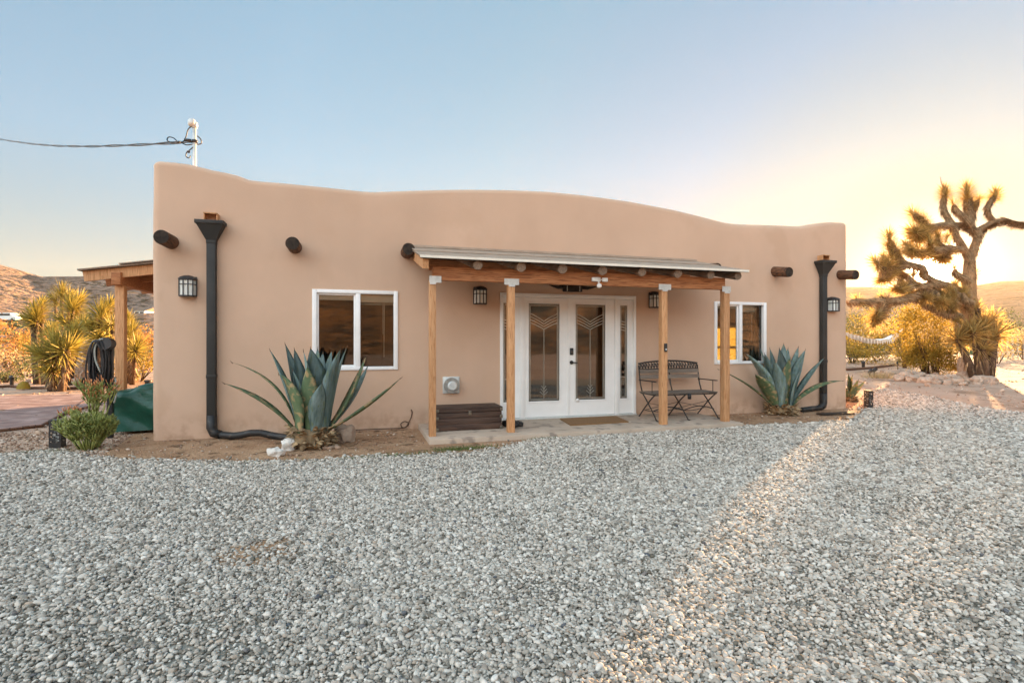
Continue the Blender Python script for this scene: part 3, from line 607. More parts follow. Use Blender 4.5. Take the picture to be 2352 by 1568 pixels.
# --- projecting log beams
def viga(x, z, L_, r, dz):
    b = MB(); p0 = Vector((x, .05, z)); d = Vector((0, -1, dz)).normalized(); pts = [p0 + d * (L_ + .05) * t for t in (0, .3, .6, .96, 1)]
    b.tube(pts, [r, r * 1.01, r * .99, r, r * .93], n=22, jit=.015, cap=False)
    o = b.build('log_beam', M['viga'], house, angle=50)
    e = MB(); c = pts[-1]; n = 22; rr = [r * .93, r * .6, r * .25]; vs = [c + d * .004]; fs = []
    for q in rr[::-1]:
        for k in range(n): a = 2 * math.pi * k / n; vs.append(c + Vector((math.cos(a) * q, 0, math.sin(a) * q)) + d * rnd.uniform(0, .005) * (q < r * .9))
    for k in range(n): fs.append((0, 1 + k, 1 + (k + 1) % n))
    for i in range(2):
        for k in range(n): fs.append((1 + i * n + k, 1 + (i + 1) * n + k, 1 + (i + 1) * n + (k + 1) % n, 1 + i * n + (k + 1) % n))
    e.add(vs, fs); e.build('log_end', M['vigaend'], o)
for x, z, L_, dz in [(-2.49, 2.755, .40, .0), (-.89, 2.765, .34, .0), (.735, 2.765, .34, .0), (6.25, 2.735, .30, -.1), (7.80, 2.745, .36, -.16), (9.42, 2.735, .36, -.12)]:
    viga(x, z, L_, .096, dz)

# --- scupper heads and downspouts
def downspout(x, z_top, hw, pw, elbow_dir):
    b = MB(); g = .012
    d = MB(); y0 = -g; D = .13
    # square pipe in two lengths with a seam
    d.box((x - pw, y0 - .10, .16), (x + pw, y0 - .005, z_top - .26), ch=.012)
    for zc in (z_top - .31, .86 + .1 * (x > 0)): d.box((x - pw - .004, y0 - .104, zc), (x + pw + .004, y0 - .002, zc + .05), ch=.006)
    o = d.build('downspout', M['downspout'], house, angle=40)
    h = MB(); zt_ = z_top; q = [(x - hw, zt_ - .05), (x + hw, zt_ - .05), (x + pw, zt_ - .27), (x - pw, zt_ - .27)]
    h.add([(q[0][0], y0 - .19, q[0][1]), (q[1][0], y0 - .19, q[1][1]), (q[2][0], y0 - .10, q[2][1]), (q[3][0], y0 - .10, q[3][1]), (q[0][0], y0, q[0][1]), (q[1][0], y0, q[1][1]), (q[2][0], y0, q[2][1]), (q[3][0], y0, q[3][1])],
          [(0, 3, 2, 1), (4, 5, 6, 7), (0, 4, 7, 3), (1, 2, 6, 5), (3, 7, 6, 2)])
    h.box((x - hw - .015, y0 - .205, zt_ - .05), (x + hw + .015, y0 - .19, zt_), ch=.004); h.box((x - hw - .015, y0 - .19, zt_ - .05), (x - hw, y0, zt_)); h.box((x + hw, y0 - .19, zt_ - .05), (x + hw + .015, y0, zt_))
    h.build('collector_head', M['downspout'], o, angle=35)
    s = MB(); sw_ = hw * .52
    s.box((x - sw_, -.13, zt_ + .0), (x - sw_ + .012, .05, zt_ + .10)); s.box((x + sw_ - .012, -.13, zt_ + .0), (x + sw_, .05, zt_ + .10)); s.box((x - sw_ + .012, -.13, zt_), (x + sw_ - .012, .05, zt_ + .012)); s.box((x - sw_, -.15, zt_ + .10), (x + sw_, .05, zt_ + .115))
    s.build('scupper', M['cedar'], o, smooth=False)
    e = MB(); e.tube([(x, y0 - .052, .34), (x, y0 - .055, .16), (x + .03 * elbow_dir, y0 - .07, .09), (x + .12 * elbow_dir, y0 - .085, .062)], [.068, .068, .066, .060], n=12); e.build('elbow', M['plastic'], o)
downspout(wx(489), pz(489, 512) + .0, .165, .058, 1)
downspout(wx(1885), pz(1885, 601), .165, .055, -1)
def corrugated(pts, r, name, label):
    P = [Vector(p) for p in pts]; out_ = []; 
    for p, q in zip(P, P[1:]):
        n = max(2, int((q - p).length / .014))
        for i in range(n): out_.append(p.lerp(q, i / n))
    out_.append(P[-1]); b = MB(); b.tube(out_, [r * (1 + .07 * (i % 2)) for i in range(len(out_))], n=12); o = b.build(name, M['plastic']); return tag(o, label, 'drain pipe')
xs = wx(489) + .12
corrugated([(xs, -.105, .062), (xs + .18, -.20, .055), (xs + .30, -.26, .072), (xs + .42, -.30, .10), (xs + .55, -.30, .095), (xs + .68, -.33, .062), (xs + .80, -.40, .048), (xs + .95, -.52, .046)], .047, 'drain_pipe', 'black corrugated drain pipe running from the left downspout to the big agave')
xs = wx(1885) - .12
corrugated([(xs, -.105, .062), (xs - .15, -.12, .058), (xs - .35, -.16, .055), (xs - .55, -.2, .052)], .047, 'drain_pipe', 'black drain pipe at the foot of the right downspout behind the right agave')

# --- wall lanterns
def lantern(x, z, y=0.0, label=''):
    t = thing('wall_lantern', label, 'wall lamp', (x, y - .01, z), 'wall lanterns'); s = 1.0
    ww, hh, dd = .105, .13, .125; plan = [(-ww, .0), (-ww * .80, -dd * .85), (-ww * .28, -dd), (ww * .28, -dd), (ww * .80, -dd * .85), (ww, .0)]
    P = lambda q, zz, k=1.0: (x + q[0] * k, y - .012 + q[1] * k, z + zz)
    b = MB()
    for q in plan: b.beam(P(q, -hh), P(q, hh * .72), .013, .013)
    for zz, th in ((-hh, .016), (hh * .72, .016), (hh * .22, .010)):
        for q, r in zip(plan, plan[1:]): b.beam(P(q, zz), P(r, zz), .014, th)
    b.add([P(q, -hh - .008) for q in plan] + [P(q, -hh + .006) for q in plan], [tuple(range(5, -1, -1)), tuple(range(6, 12))] + [(i, (i + 1) % 6, 6 + (i + 1) % 6, 6 + i) for i in range(6)])
    b.box((x - ww * 1.0, y - .012, z - hh), (x + ww * 1.0, y + .012, z + hh * 1.1))
    b.build('frame', M['black'], t, smooth=False)
    c = MB(); lv = [(1.14, hh * .76), (1.14, hh * .80), (.92, hh * 1.0), (.55, hh * 1.17), (.12, hh * 1.25)]; vs = [P(q, zz, k) for k, zz in lv for q in plan]
    c.add(vs, [(i * 6 + k, i * 6 + (k + 1) % 6, (i + 1) * 6 + (k + 1) % 6, (i + 1) * 6 + k) for i in range(4) for k in range(6)] + [tuple(range(5, -1, -1)), tuple(range(24, 30))]); c.build('cap', M['black'], t, smooth=False)
    g = MB(); g.add([P(q, zz, .95) for zz in (-hh + .004, hh * .71) for q in plan], [(k, k + 1, 7 + k, 6 + k) for k in range(5)]); g.build('glass', M['frost'], t, smooth=False)
lantern(wx(433), pz(433, 659), label='wall lantern left of the tall left downspout')
lantern(wx(1102), pz(1102, 680), label='wall lantern under the porch roof left of the double doors')
lantern(wx(1502), pz(1502, 690), label='wall lantern under the porch roof right of the double doors')
lantern(wx(1909), pz(1909, 700), label='wall lantern at the right end of the facade beyond the downspout')

# --- porch slab
b = MB(); b.box((W(960, 980).x, -1.36, -.06), (5.92, .0, .075), ch=.012); tag(b.build('porch_slab', M['concrete'], angle=40), kind='structure')
# --- porch canopy
porch = thing('porch_canopy', 'cedar post porch canopy with sloping roof over the front doors', 'porch roof', (3.4, -1.1, .075))
YP = -1.12; BT = 2.405; BB = 2.215
b = MB(); b.box((W(1003, 700, YP).x - .06, YP - .045, BB), (W(1658, 700, YP).x + .03, YP + .045, BT), ch=.004); b.build('beam', M['beamwood'], porch, angle=40)
for px, hw, base in [(993, .046, .075), (1173, .050, .075), (1523, .050, .075), (1665, .054, .0)]:
    x = W(px, 800, YP).x; b = MB(); b.box((x - hw, YP - hw, base), (x + hw, YP + hw, BB), ch=.005)
    o = b.build('post', M['cedar'], porch, angle=40)
    e = MB(); wp = .11 if px in (1173, 1523) else .082; xo = 0 if px in (1173, 1523) else (.035 if px < 1100 else -.01)
    for yy in (YP - hw - .006, ):
        e.box((x - wp + xo, YP - .056, BB - .035), (x + wp + xo, YP - .0455 - .004, BB + .055), ch=.0015); e.box((x - hw * .9, YP - .062, BB - .06), (x + hw * .9, YP - .0565, BB - .033))
        for k in range(4): e.tube([(x + xo + (k - 1.5) * wp * .42, YP - .060, BB + .02), (x + xo + (k - 1.5) * wp * .42, YP - .055, BB + .02)], .006, n=6)
    e.build('post_cap', M['galv'], o, smooth=False)
roofz = lambda y: 2.835 + (y / 1.41) * .335
xl, xr = W(966, 600, -1.4).x, W(1714, 600, -1.4).x
for i, px in enumerate([978, 1097, 1197, 1292, 1385, 1475, 1557, 1632, 1694]):
    x = W(px, 600, -1.36).x; b = MB(); ya = -1.37; r_ = .066
    zc = lambda y: roofz(y) - .03 - r_
    if i in (0,):
        b.beam((x, ya, zc(ya) - .01), (x, -.02, zc(-.02) - .01), .08, .13)
    else:
        pts = [(x + .004 * math.sin(k * 2 + i), ya + (-.02 - ya) * k / 6, zc(ya + (-.02 - ya) * k / 6)) for k in range(7)]; b.tube(pts, [r_ * rnd.uniform(.95, 1.08) for _ in pts], n=12, jit=.05)
    b.build('rafter', M['oldwood'] if i else M['cedar'], porch, angle=50)
b = MB(); 
n = 46; vs = []; fs = []
ya, yb_ = -1.42, -.015
for k, (dz, t_) in enumerate(((0, 1), (-.012, 0))):
    pass
b.add([(xl, ya, roofz(ya)), (xr, ya, roofz(ya)), (xr, yb_, roofz(yb_)), (xl, yb_, roofz(yb_)), (xl, ya, roofz(ya) - .018), (xr, ya, roofz(ya) - .018), (xr, yb_, roofz(yb_) - .018), (xl, yb_, roofz(yb_) - .018)], [(0, 1, 2, 3), (4, 7, 6, 5), (0, 4, 5, 1), (1, 5, 6, 2), (2, 6, 7, 3), (3, 7, 4, 0)])
b.build('roof_sheathing', M['oldwood'], porch, smooth=False)
b = MB()
def slab(mb, y0, y1, zo, th, xa=xl - .01, xb=xr + .01):
    mb.add([(xa, y0, roofz(y0) + zo), (xb, y0, roofz(y0) + zo), (xb, y1, roofz(y1) + zo), (xa, y1, roofz(y1) + zo), (xa, y0, roofz(y0) + zo - th), (xb, y0, roofz(y0) + zo - th), (xb, y1, roofz(y1) + zo - th), (xa, y1, roofz(y1) + zo - th)], [(0, 1, 2, 3), (4, 7, 6, 5), (0, 4, 5, 1), (1, 5, 6, 2), (2, 6, 7, 3), (3, 7, 4, 0)])
slab(b, -1.44, -.7, .012, .010); slab(b, -.74, -.012, .026, .010); slab(b, -.13, -.012, .06, .028, xa=xl + .03)
b.add([(xl - .01, -1.445, roofz(-1.44) + .016), (xr + .01, -1.445, roofz(-1.44) + .016), (xr + .01, -1.445, roofz(-1.44) - .028), (xl - .01, -1.445, roofz(-1.44) - .028)], [(0, 3, 2, 1), (0, 1, 2, 3)])
b.build('roof_sheet', M['roofmetal'], porch, smooth=False)
b = MB(); b.beam((xl - .012, -1.452, roofz(-1.44) - .004), (xr + .012, -1.452, roofz(-1.44) - .004), .008, .034); b.build('drip_edge', M['blind'], porch, smooth=False)
b = MB(); b.box((W(985, 600, 0).x, -.05, 2.50), (5.85, -.003, 2.66)); b.build('ledger', M['beamwood'], porch, smooth=False)

# --- floodlight on the beam
x = W(1370, 640, YP).x; t = thing('security_floodlight', 'white twin-head motion floodlight fixed to the front of the porch beam', 'floodlight', (x, YP - .05, 2.30))
b = MB(); b.box((x - .035, YP - .075, 2.27), (x + .035, YP - .047, 2.335), ch=.006); b.build('base', M['white'], t, angle=40)
for s in (-1, 1):
    b = MB(); cx = x + s * .085; b.box((cx - .042, YP - .13, 2.265), (cx + .042, YP - .09, 2.325), ch=.008); b.beam((x + s * .02, YP - .06, 2.30), (cx, YP - .095, 2.295), .016, .016); h = b.build('lamp_head', M['white'], t, angle=40)
    b = MB(); b.box((cx - .034, YP - .134, 2.272), (cx + .034, YP - .130, 2.318)); b.build('lens', M['frost'], h, smooth=False)
b = MB(); b.tube([(x, YP - .07, 2.27), (x, YP - .085, 2.235)], .014, n=10); b.rock((x, YP - .095, 2.205), .036, .036, .034, 1, 3, rough=0); b.build('motion_sensor', M['white'], t)
# --- horn ornament over the doors
xo = wx(1312); zo = pz(1312, 664)
t = thing('horn_ornament', 'dark carved ornament with spread horns mounted above the double doors', 'wall ornament', (xo, -.05, zo))
b = MB(); b.box((xo - .17, -.10, zo - .05), (xo + .17, -.012, zo + .055), ch=.015); b.build('plaque', M['vigaend'], t, angle=40)
for s in (-1, 1):
    b = MB(); b.tube([(xo + s * .16, -.06, zo + .03), (xo + s * .27, -.075, zo + .015), (xo + s * .36, -.09, zo + .03), (xo + s * .44, -.10, zo + .05)], [.032, .026, .016, .004], n=10); b.build('horn', M['vigaend'], t)
for s in (-1, 1):
    b = MB(); b.box((xo + s * .115 - .006, -.106, zo - .045), (xo + s * .115 + .006, -.101, zo + .045)); b.build('strap', M['galv'], t, smooth=False)
# --- doorbell on the third post
x = W(1528, 800, YP - .05).x; z = W(1528, 798, YP - .05).z
t = thing('video_doorbell', 'small black video doorbell fixed to the third porch post', 'doorbell', (x, YP - .055, z))
b = MB(); b.box((x - .024, YP - .075, z - .065), (x + .024, YP - .0505, z + .065), ch=.007); b.build('body', M['plastic'], t, angle=40)
b = MB(); b.tube([(x, YP - .074, z - .03), (x, YP - .079, z - .03)], .014, n=14); b.build('button', M['galv'], t)
# --- round exhaust vent
x = wx(1036); z = pz(1036, 884)
t = thing('wall_vent', 'round white vent hood on a square plate beneath the left porch lantern', 'vent', (x, 0, z))
b = MB(); b.box((x - .135, -.018, z - .135), (x + .135, .012, z + .135), ch=.008); b.build('plate', M['galv'], t, angle=40)
b = MB(); b.tube([(x, -.015, z), (x, -.09, z)], .122, n=32); b.build('collar', M['dullsteel'], t, angle=40)
b = MB(); b.tube([(x + .005, -.088, z - .008), (x + .005, -.112, z - .008), (x + .005, -.125, z - .008)], [.078, .075, .06], n=28); b.build('hood', M['galv'], t, angle=40)
# --- storage chest
p0 = (1.09, -.80); cw, cd, ch_ = .97, .46, .33; zb0 = .079
t = thing('storage_chest', 'dark wooden storage chest with metal corners left of the doors', 'chest', (p0[0] + cw / 2, p0[1] + cd / 2, zb0))
b = MB()
for k in range(3):
    zz = zb0 + .012 + k * .083; b.box((p0[0], p0[1], zz), (p0[0] + cw, p0[1] + .02, zz + .078), ch=.003); b.box((p0[0], p0[1] + .021, zz), (p0[0] + .02, p0[1] + cd, zz + .078), ch=.003); b.box((p0[0] + cw - .02, p0[1] + .021, zz), (p0[0] + cw, p0[1] + cd, zz + .078), ch=.003)
b.box((p0[0] + .01, p0[1] + .01, zb0), (p0[0] + cw - .01, p0[1] + cd - .01, zb0 + .25)); b.build('body', M['trunkwood'], t, angle=40)
b = MB(); zl = zb0 + .262
for k in range(4): b.box((p0[0] - .01, p0[1] - .012 + k * (cd + .02) / 4, zl + .045), (p0[0] + cw + .01, p0[1] - .012 + (k + 1) * (cd + .02) / 4 - .004, zl + .068), ch=.003)
b.box((p0[0] - .006, p0[1] - .008, zl), (p0[0] + cw + .006, p0[1] + cd, zl + .045), ch=.004); b.build('lid', M['trunkwood'], t, angle=40)
for xx in (p0[0] - .012, p0[0] + cw - .030):
    for zz in (zb0 + .0, zb0 + .16, zl + .008): b = MB(); b.box((xx, p0[1] - .016, zz), (xx + .042, p0[1] + .03, zz + .045), ch=.004); b.build('corner_fitting', M['brass'], t, angle=40)
b = MB(); b.box((p0[0] + cw / 2 - .022, p0[1] - .018, zl - .04), (p0[0] + cw / 2 + .022, p0[1] - .013, zl + .02), ch=.002); b.build('clasp', M['brass'], t, angle=40)
# --- door mat
b = MB(); qa, qb, qc, qd = G(1286, 963, .075), G(1414, 957, .075), G(1444, 970, .075), G(1311, 978, .075)
pts = [qd, qc, qb, qa]; b.add([(p.x, p.y, .077) for p in pts] + [(p.x, p.y, .094) for p in pts], [(0, 3, 2, 1), (4, 5, 6, 7)] + [(i, (i + 1) % 4, 4 + (i + 1) % 4, 4 + i) for i in range(4)])
tag(b.build('door_mat', M['mat'], smooth=False), 'brown coir door mat lying in front of the double doors', 'door mat')
# --- black bag behind the second post
c = G(1176, 979, .075); b = MB(); b.rock((c.x - .02, c.y, .12), .17, .09, .065, 2, 3, rough=.25); b.rock((c.x + .10, c.y - .01, .11), .07, .07, .05, 5, 3, rough=.2)
tag(b.build('shoe_bag', M['plastic']), 'small black bag slumped on the slab behind the second post', 'bag')

# --- folding iron bench
bx0, bx1, yf_, yb2, z0 = 4.66, 5.84, -.80, -.36, .075
t = thing('garden_bench', 'folding wrought iron bench with wooden slats right of the doors', 'bench', ((bx0 + bx1) / 2, -.55, z0))
sz = z0 + .43; xm = (bx0 + bx1) / 2
def arcp(p, q, bow, n=8):
    p = Vector(p); q = Vector(q); return [p.lerp(q, i / n) + Vector(bow) * math.sin(math.pi * i / n) for i in range(n + 1)]
for x in (bx0, xm, bx1):
    b = MB(); b.tube(arcp((x, yb2 - .02, sz), (x, yf_ - .04, z0 + .008), (0, .035, .05)), .011, n=8); b.tube([(x, yf_ - .04, z0 + .008), (x, yf_ - .09, z0 + .006)], .010, n=8); b.build('leg', M['iron'], t)
    b = MB(); b.tube(arcp((x + .016, yf_ + .02, sz), (x + .016, yb2 + .10, z0 + .008), (0, -.035, .05)), .011, n=8); b.build('leg', M['iron'], t)
    b = MB(); b.tube([(x, yb2 - .04, sz - .02), (x, yb2 + .03, sz + .14), (x, yb2 + .09, sz + .46)], .012, n=8); b.build('back_upright', M['iron'], t)
b = MB()
for xa, xb in ((bx0, xm), (xm, bx1)):
    b.tube(arcp((xa, yf_ + .07, z0 + .15), (xb, yf_ + .07, z0 + .15), (0, 0, .06)), .009, n=8); b.tube(arcp((xa, yb2 - .1, z0 + .14), (xb, yb2 - .1, z0 + .14), (0, 0, -.04)), .007, n=6)
    b.tube([(xa, -.56, z0 + .27), (xb, -.50, z0 + .15)], .005, n=6); b.tube([(xa, -.50, z0 + .15), (xb, -.56, z0 + .27)], .005, n=6)
b.build('brace', M['iron'], t)
b = MB()
for k in range(6): y = yf_ + .01 + k * .078; b.box((bx0 - .03, y, sz), (bx1 + .03, y + .06, sz + .018), ch=.004)
b.build('seat', M['greywood'], t, angle=40)
b = MB(); b.box((bx0 - .005, yf_ + .01, sz - .022), (bx0 + .012, yb2 + .02, sz - .001)); b.box((bx1 - .012, yf_ + .01, sz - .022), (bx1 + .005, yb2 + .02, sz - .001)); b.box((xm - .008, yf_ + .01, sz - .022), (xm + .008, yb2 + .02, sz - .001)); b.box((bx0, yf_ + .0, sz - .022), (bx1, yf_ + .009, sz - .002)); b.build('seat_frame', M['iron'], t, smooth=False)
ybk = lambda z: yb2 + .03 + (z - sz - .14) * .19
b = MB()
for zz in (.225, .318): z = sz + zz; b.obox((xm, ybk(z) - .01, z + .035), Vector(((bx1 - bx0) / 2, 0, 0)), Vector((0, .008, 0)), Vector((0, .006, .030)))
b.build('back_slat', M['greywood'], t, smooth=False)
b = MB(); zA = sz + .395; topz = lambda u_: sz + .485 + .045 * (1 - (2 * u_ - 1) ** 2)
b.tube([(bx0 + (bx1 - bx0) * i / 24, ybk(topz(i / 24)), topz(i / 24)) for i in range(25)], .016, n=8); b.tube([(bx0, ybk(zA), zA), (bx1, ybk(zA), zA)], .009, n=8)
nst = 21
for i in range(nst):
    u_ = (i + .5) / nst; x = bx0 + (bx1 - bx0) * u_; zt_ = topz(u_); h = zt_ - zA; zc = (zt_ + zA) / 2
    b.tube([(x - .018, ybk(zA), zA), (x + .014, ybk(zc), zc), (x - .010, ybk(zt_), zt_)], .0095, n=6)
    b.rock((x + .016, ybk(zc), zc + .018), .022, .008, .014, i, 2); b.rock((x - .014, ybk(zc), zc - .02), .018, .008, .015, i + 3, 2)
    b.tube([(x + .020 * math.cos(a), ybk(zc), zc - .008 + .018 * math.sin(a)) for a in np.linspace(0, 5, 8)], .005, n=5)
b.build('back_scrollwork', M['iron'], t)
for x in (bx0, bx1):
    b = MB(); za = sz + .20; s = -1 if x == bx0 else 1
    b.box((x - .02, yf_ + .0, za), (x + .025, yb2 + .06, za + .016), ch=.006); b.tube([(x, yf_ + .10, sz), (x, yf_ + .10, za)], .007, n=8); b.build('armrest', M['iron'], t, angle=40)
b = MB(); xq = xm - .02 + .05; b.tube([(xq, yf_ - .035, sz - .085), (xq, yf_ - .035, sz + .01)], .030, n=14); b.build('cup_holder', M['plastic'], t)

# --- cable at the wall foot
xa = G(800, 992).x; b = MB(); 
pts = [(-.2, -.06, .03), (.1, -.045, .035), (.40, -.04, .032), (.63, -.05, .03), (.72, -.06, .045), (.76, -.07, .10), (.70, -.075, .135), (.64, -.07, .10), (.66, -.06, .045), (.72, -.05, .05), (.76, -.045, .11), (.80, -.04, .19), (.815, -.035, .27), (.80, -.03, .31)]
from_pts = [Vector(p) for p in pts]
def smooth_pts(P, n=6):
    out_ = []
    for i in range(len(P) - 1):
        p0 = P[max(i - 1, 0)]; p1 = P[i]; p2 = P[i + 1]; p3 = P[min(i + 2, len(P) - 1)]
        for k in range(n):
            t_ = k / n; out_.append(.5 * ((2 * p1) + (-p0 + p2) * t_ + (2 * p0 - 5 * p1 + 4 * p2 - p3) * t_ * t_ + (-p0 + 3 * p1 - 3 * p2 + p3) * t_ ** 3))
    out_.append(P[-1]); return out_
b.tube(smooth_pts(from_pts), .0085, n=6); tag(b.build('ground_cable', M['bark']), 'thin brown cable looped at the foot of the wall left of the porch', 'cable')
# --- board on the ground right
c = G(1920, 952); b = MB(); b.box((c.x - .38, c.y - .10, .012), (c.x + .34, c.y + .09, .035), ch=.006); tag(b.build('flat_board', M['vigaend'], angle=40), 'flat dark board on the soil at the right corner of the house', 'board')

# --- service mast and power line
mp = W(447, 400, .62); mt = W(447, 285, .62)
t = thing('service_mast', 'pale metal electrical mast rising above the left end of the roof', 'electrical mast', (mp.x, mp.y, 3.0))
b = MB(); b.tube([(mp.x, mp.y, 3.0), (mp.x, mp.y, mt.z)], .027, n=16); b.build('pipe', M['galv'], t)
b = MB(); b.rock((mp.x - .035, mp.y, mt.z + .01), .068, .052, .062, 2, 3, rough=.05); b.tube([(mp.x, mp.y, mt.z - .06), (mp.x, mp.y, mt.z + .02)], .042, n=14); b.build('weatherhead', M['galv'], t)
zc = W(447, 325, .62).z
b = MB(); b.tube([(mp.x - .04, mp.y - .03, zc), (mp.x - .13, mp.y - .03, zc)], .020, n=10); b.tube([(mp.x, mp.y, zc - .02), (mp.x, mp.y, zc + .02)], .040, n=14); b.build('insulator', M['black'], t)
b = MB(); q = lambda px, py, dy=0: W(px, py, .60 + dy)
for P_ in [[(440, 290), (432, 298), (427, 315), (420, 326), (408, 327)], [(445, 290), (448, 303), (449, 322)], [(408, 327), (400, 318), (388, 315), (384, 322), (394, 328), (412, 326), (428, 333), (444, 331)], [(452, 312), (461, 320), (462, 330), (452, 332)], [(444, 338), (433, 347), (428, 352), (428, 360), (434, 363), (438, 358)]]:
    b.tube(smooth_pts([q(a_, c_, .02 * i) for i, (a_, c_) in enumerate(P_)]), .008, n=6)
b.rock(q(433, 349), .02, .02, .02, 1, 2); b.rock(q(409, 327), .035, .02, .02, 1, 2); b.build('service_wire', M['black'], t)
pA = q(442, 326); pB = Z(0, 320, 17.0); d = pB - pA; b = MB(); pts = []; pts2 = []
for i in range(121):
    s_ = i / 60; p = pA + d * s_ + Vector((0, 0, -.14 * math.sin(math.pi * min(1, s_))))
    a_ = s_ * 34; pts.append(p + Vector((0, .014 * math.cos(a_), .014 * math.sin(a_)))); pts2.append(p - Vector((0, .014 * math.cos(a_), .014 * math.sin(a_))))
b.tube(pts, .012, n=6); b.tube(pts2, .010, n=6)
tag(b.build('power_line', M['black']), 'black twisted power line strung from the left towards the roof mast', 'power line')
# ================================================================ PLANTS
def blade(mb, base, tip, width, bow=.0, prof=None, n=12, roll=0.0, cup=.35, axis=None, thick=.10, tone=None, foldtip=0.0, wdir=None):
    """a succulent leaf: gutter-shaped above, rounded below"""
    base = Vector(base); tip = Vector(tip); d = (tip - base); L_ = d.length; dn = d.normalized()
    side = wdir.copy() if wdir is not None else (dn.cross(UP) if dn.cross(UP).length > .05 else Vector((1, 0, 0)))
    side = (side - dn * side.dot(dn)).normalized(); nrm = side.cross(dn)
    if nrm.dot(UP) < 0 : nrm = -nrm
    if abs(dn.z) > .97 and axis is not None: nrm = -(Vector((axis.x, axis.y, 0)))
    side = Matrix.Rotation(roll, 3, dn) @ side; nrm = Matrix.Rotation(roll, 3, dn) @ nrm
    prof = prof or [(0, .62), (.15, .66), (.35, .95), (.5, 1.0), (.65, .88), (.8, .6), (.92, .28), (1, .02)]
    def wd(t):
        for (a, x), (c, y) in zip(prof, prof[1:]):
            if t <= c: return x + (y - x) * (t - a) / (c - a)
        return prof[-1][1]
    vs = []; fs = []
    K = [(-1, cup), (-.55, cup * .28), (0, 0), (.55, cup * .28), (1, cup), (.6, -.05), (0, -thick * 2), (-.6, -.05)]
    for i in range(n + 1):
        t = i / n; ctr = base + d * t + nrm * (bow * L_ * 4 * t * (1 - t)) + (Vector((0, 0, -foldtip)) * max(0, t - .8) ** 2 * 25 if foldtip else Vector())
        hw = wd(t) * width / 2; th = (1 - t) * .6 + .2
        for (u_, v_) in K: vs.append(ctr + side * (u_ * hw) + nrm * (v_ * hw * (th if v_ < 0 else 1)))
    m_ = len(K)
    for i in range(n):
        for k in range(m_): fs.append((i * m_ + k, i * m_ + (k + 1) % m_, (i + 1) * m_ + (k + 1) % m_, (i + 1) * m_ + k))
    fs.append(tuple(range(m_ - 1, -1, -1))); mb.add(vs, fs, tone=tone)
def agave(name, label, base, leaves, stump, grp=None):
    t = thing(name, label, 'agave', base, grp); bz = stump[1]
    for (px, py, dy, wdt, bow, old, ft) in leaves:
        tip = W(px, py, base.y + dy); d = tip - Vector((base.x, base.y, bz)); h = Vector((d.x, d.y, 0)); 
        r = min(stump[0] * .75, h.length * .5); st = Vector((base.x, base.y, bz - .05)) + (h.normalized() * r if h.length > .01 else Vector())
        b = MB(); blade(b, st, tip, wdt * 1.36, bow, roll=rnd.uniform(-.25, .25), axis=h.normalized() if h.length > .01 else Vector((0, -1, 0)), foldtip=ft, n=14)
        lf = b.build('leaf', M['agave_old'] if old else M['agave'], t)
        dv = (tip - st).normalized(); sp = MB(); sp.tube([tip - dv * .02 - Vector((0, 0, ft)), tip + dv * .03 - Vector((0, 0, ft))], [.006, .0015], n=5); sp.build('spine', M['bark'], lf)
    for (px, py, dy, wdt, bow, old, ft) in leaves[:0]: pass
    b = MB(); rr, zt_ = stump
    b.ring([(rr * .75, 0), (rr * .95, zt_ * .35), (rr * .9, zt_ * .75), (rr * .45, zt_ * 1.05), (0.01, zt_ * 1.1)], base, n=20)
    for i in range(150):
        a = rnd.uniform(0, 6.283); z = rnd.uniform(.02, zt_ * 1.1); r = rr * (.82 + .2 * rnd.random()); o_ = Vector((math.cos(a), math.sin(a), 0)); tg = Vector((-o_.y, o_.x, 0))
        c = Vector(base) + o_ * r + Vector((0, 0, z)); w_ = rnd.uniform(.02, .05); l_ = rnd.uniform(.05, .13)
        tp = c + o_ * l_ * .8 + Vector((0, 0, rnd.uniform(-.05, .05))) 
        b.add([c - tg * w_ - Vector((0, 0, .015)), c + tg * w_ - Vector((0, 0, .015)), tp + tg * w_ * .4, tp - tg * w_ * .4, c + Vector((0, 0, .018)) ], [(0, 1, 2, 3), (4, 3, 2), (4, 2, 1), (4, 0, 3)], tone=rnd.random())
    b.build('stump', M['husk'], t, smooth=False); return t
# (tip px, tip py, depth offset, width, bow, scarred, tip fold)
bs = G(718, 1026)
agave('agave', 'large blue-green agave in front of the left window', bs, [
 (713, 800, .0, .26, .02, 0, 0), (697, 806, -.02, .22, .02, 0, 0), (742, 810, .25, .17, .02, 0, 0), (655, 790, .38, .15, .03, 0, 0), (620, 804, .25, .15, .03, 0, 0),
 (676, 802, .18, .20, .02, 0, 0), (762, 806, .42, .14, .02, 0, 0), (797, 797, .10, .21, .03, 0, 0), (782, 803, -.12, .26, .03, 0, 0), (706, 842, -.28, .19, .04, 1, 0),
 (640, 850, -.22, .25, .08, 1, .05), (672, 850, -.05, .22, .05, 0, 0), (841, 818, .12, .17, -.05, 1, 0), (846, 838, .30, .15, -.06, 0, 0),
 (532, 832, .30, .075, .14, 1, 0), (514, 880, -.10, .12, .07, 1, 0), (921, 868, -.10, .12, -.04, 1, 0), (740, 880, -.34, .18, .05, 0, 0), (730, 800, .45, .15, 0, 0, 0)], (.27, .26), 'agaves along the front wall')
bs = G(1795, 952)
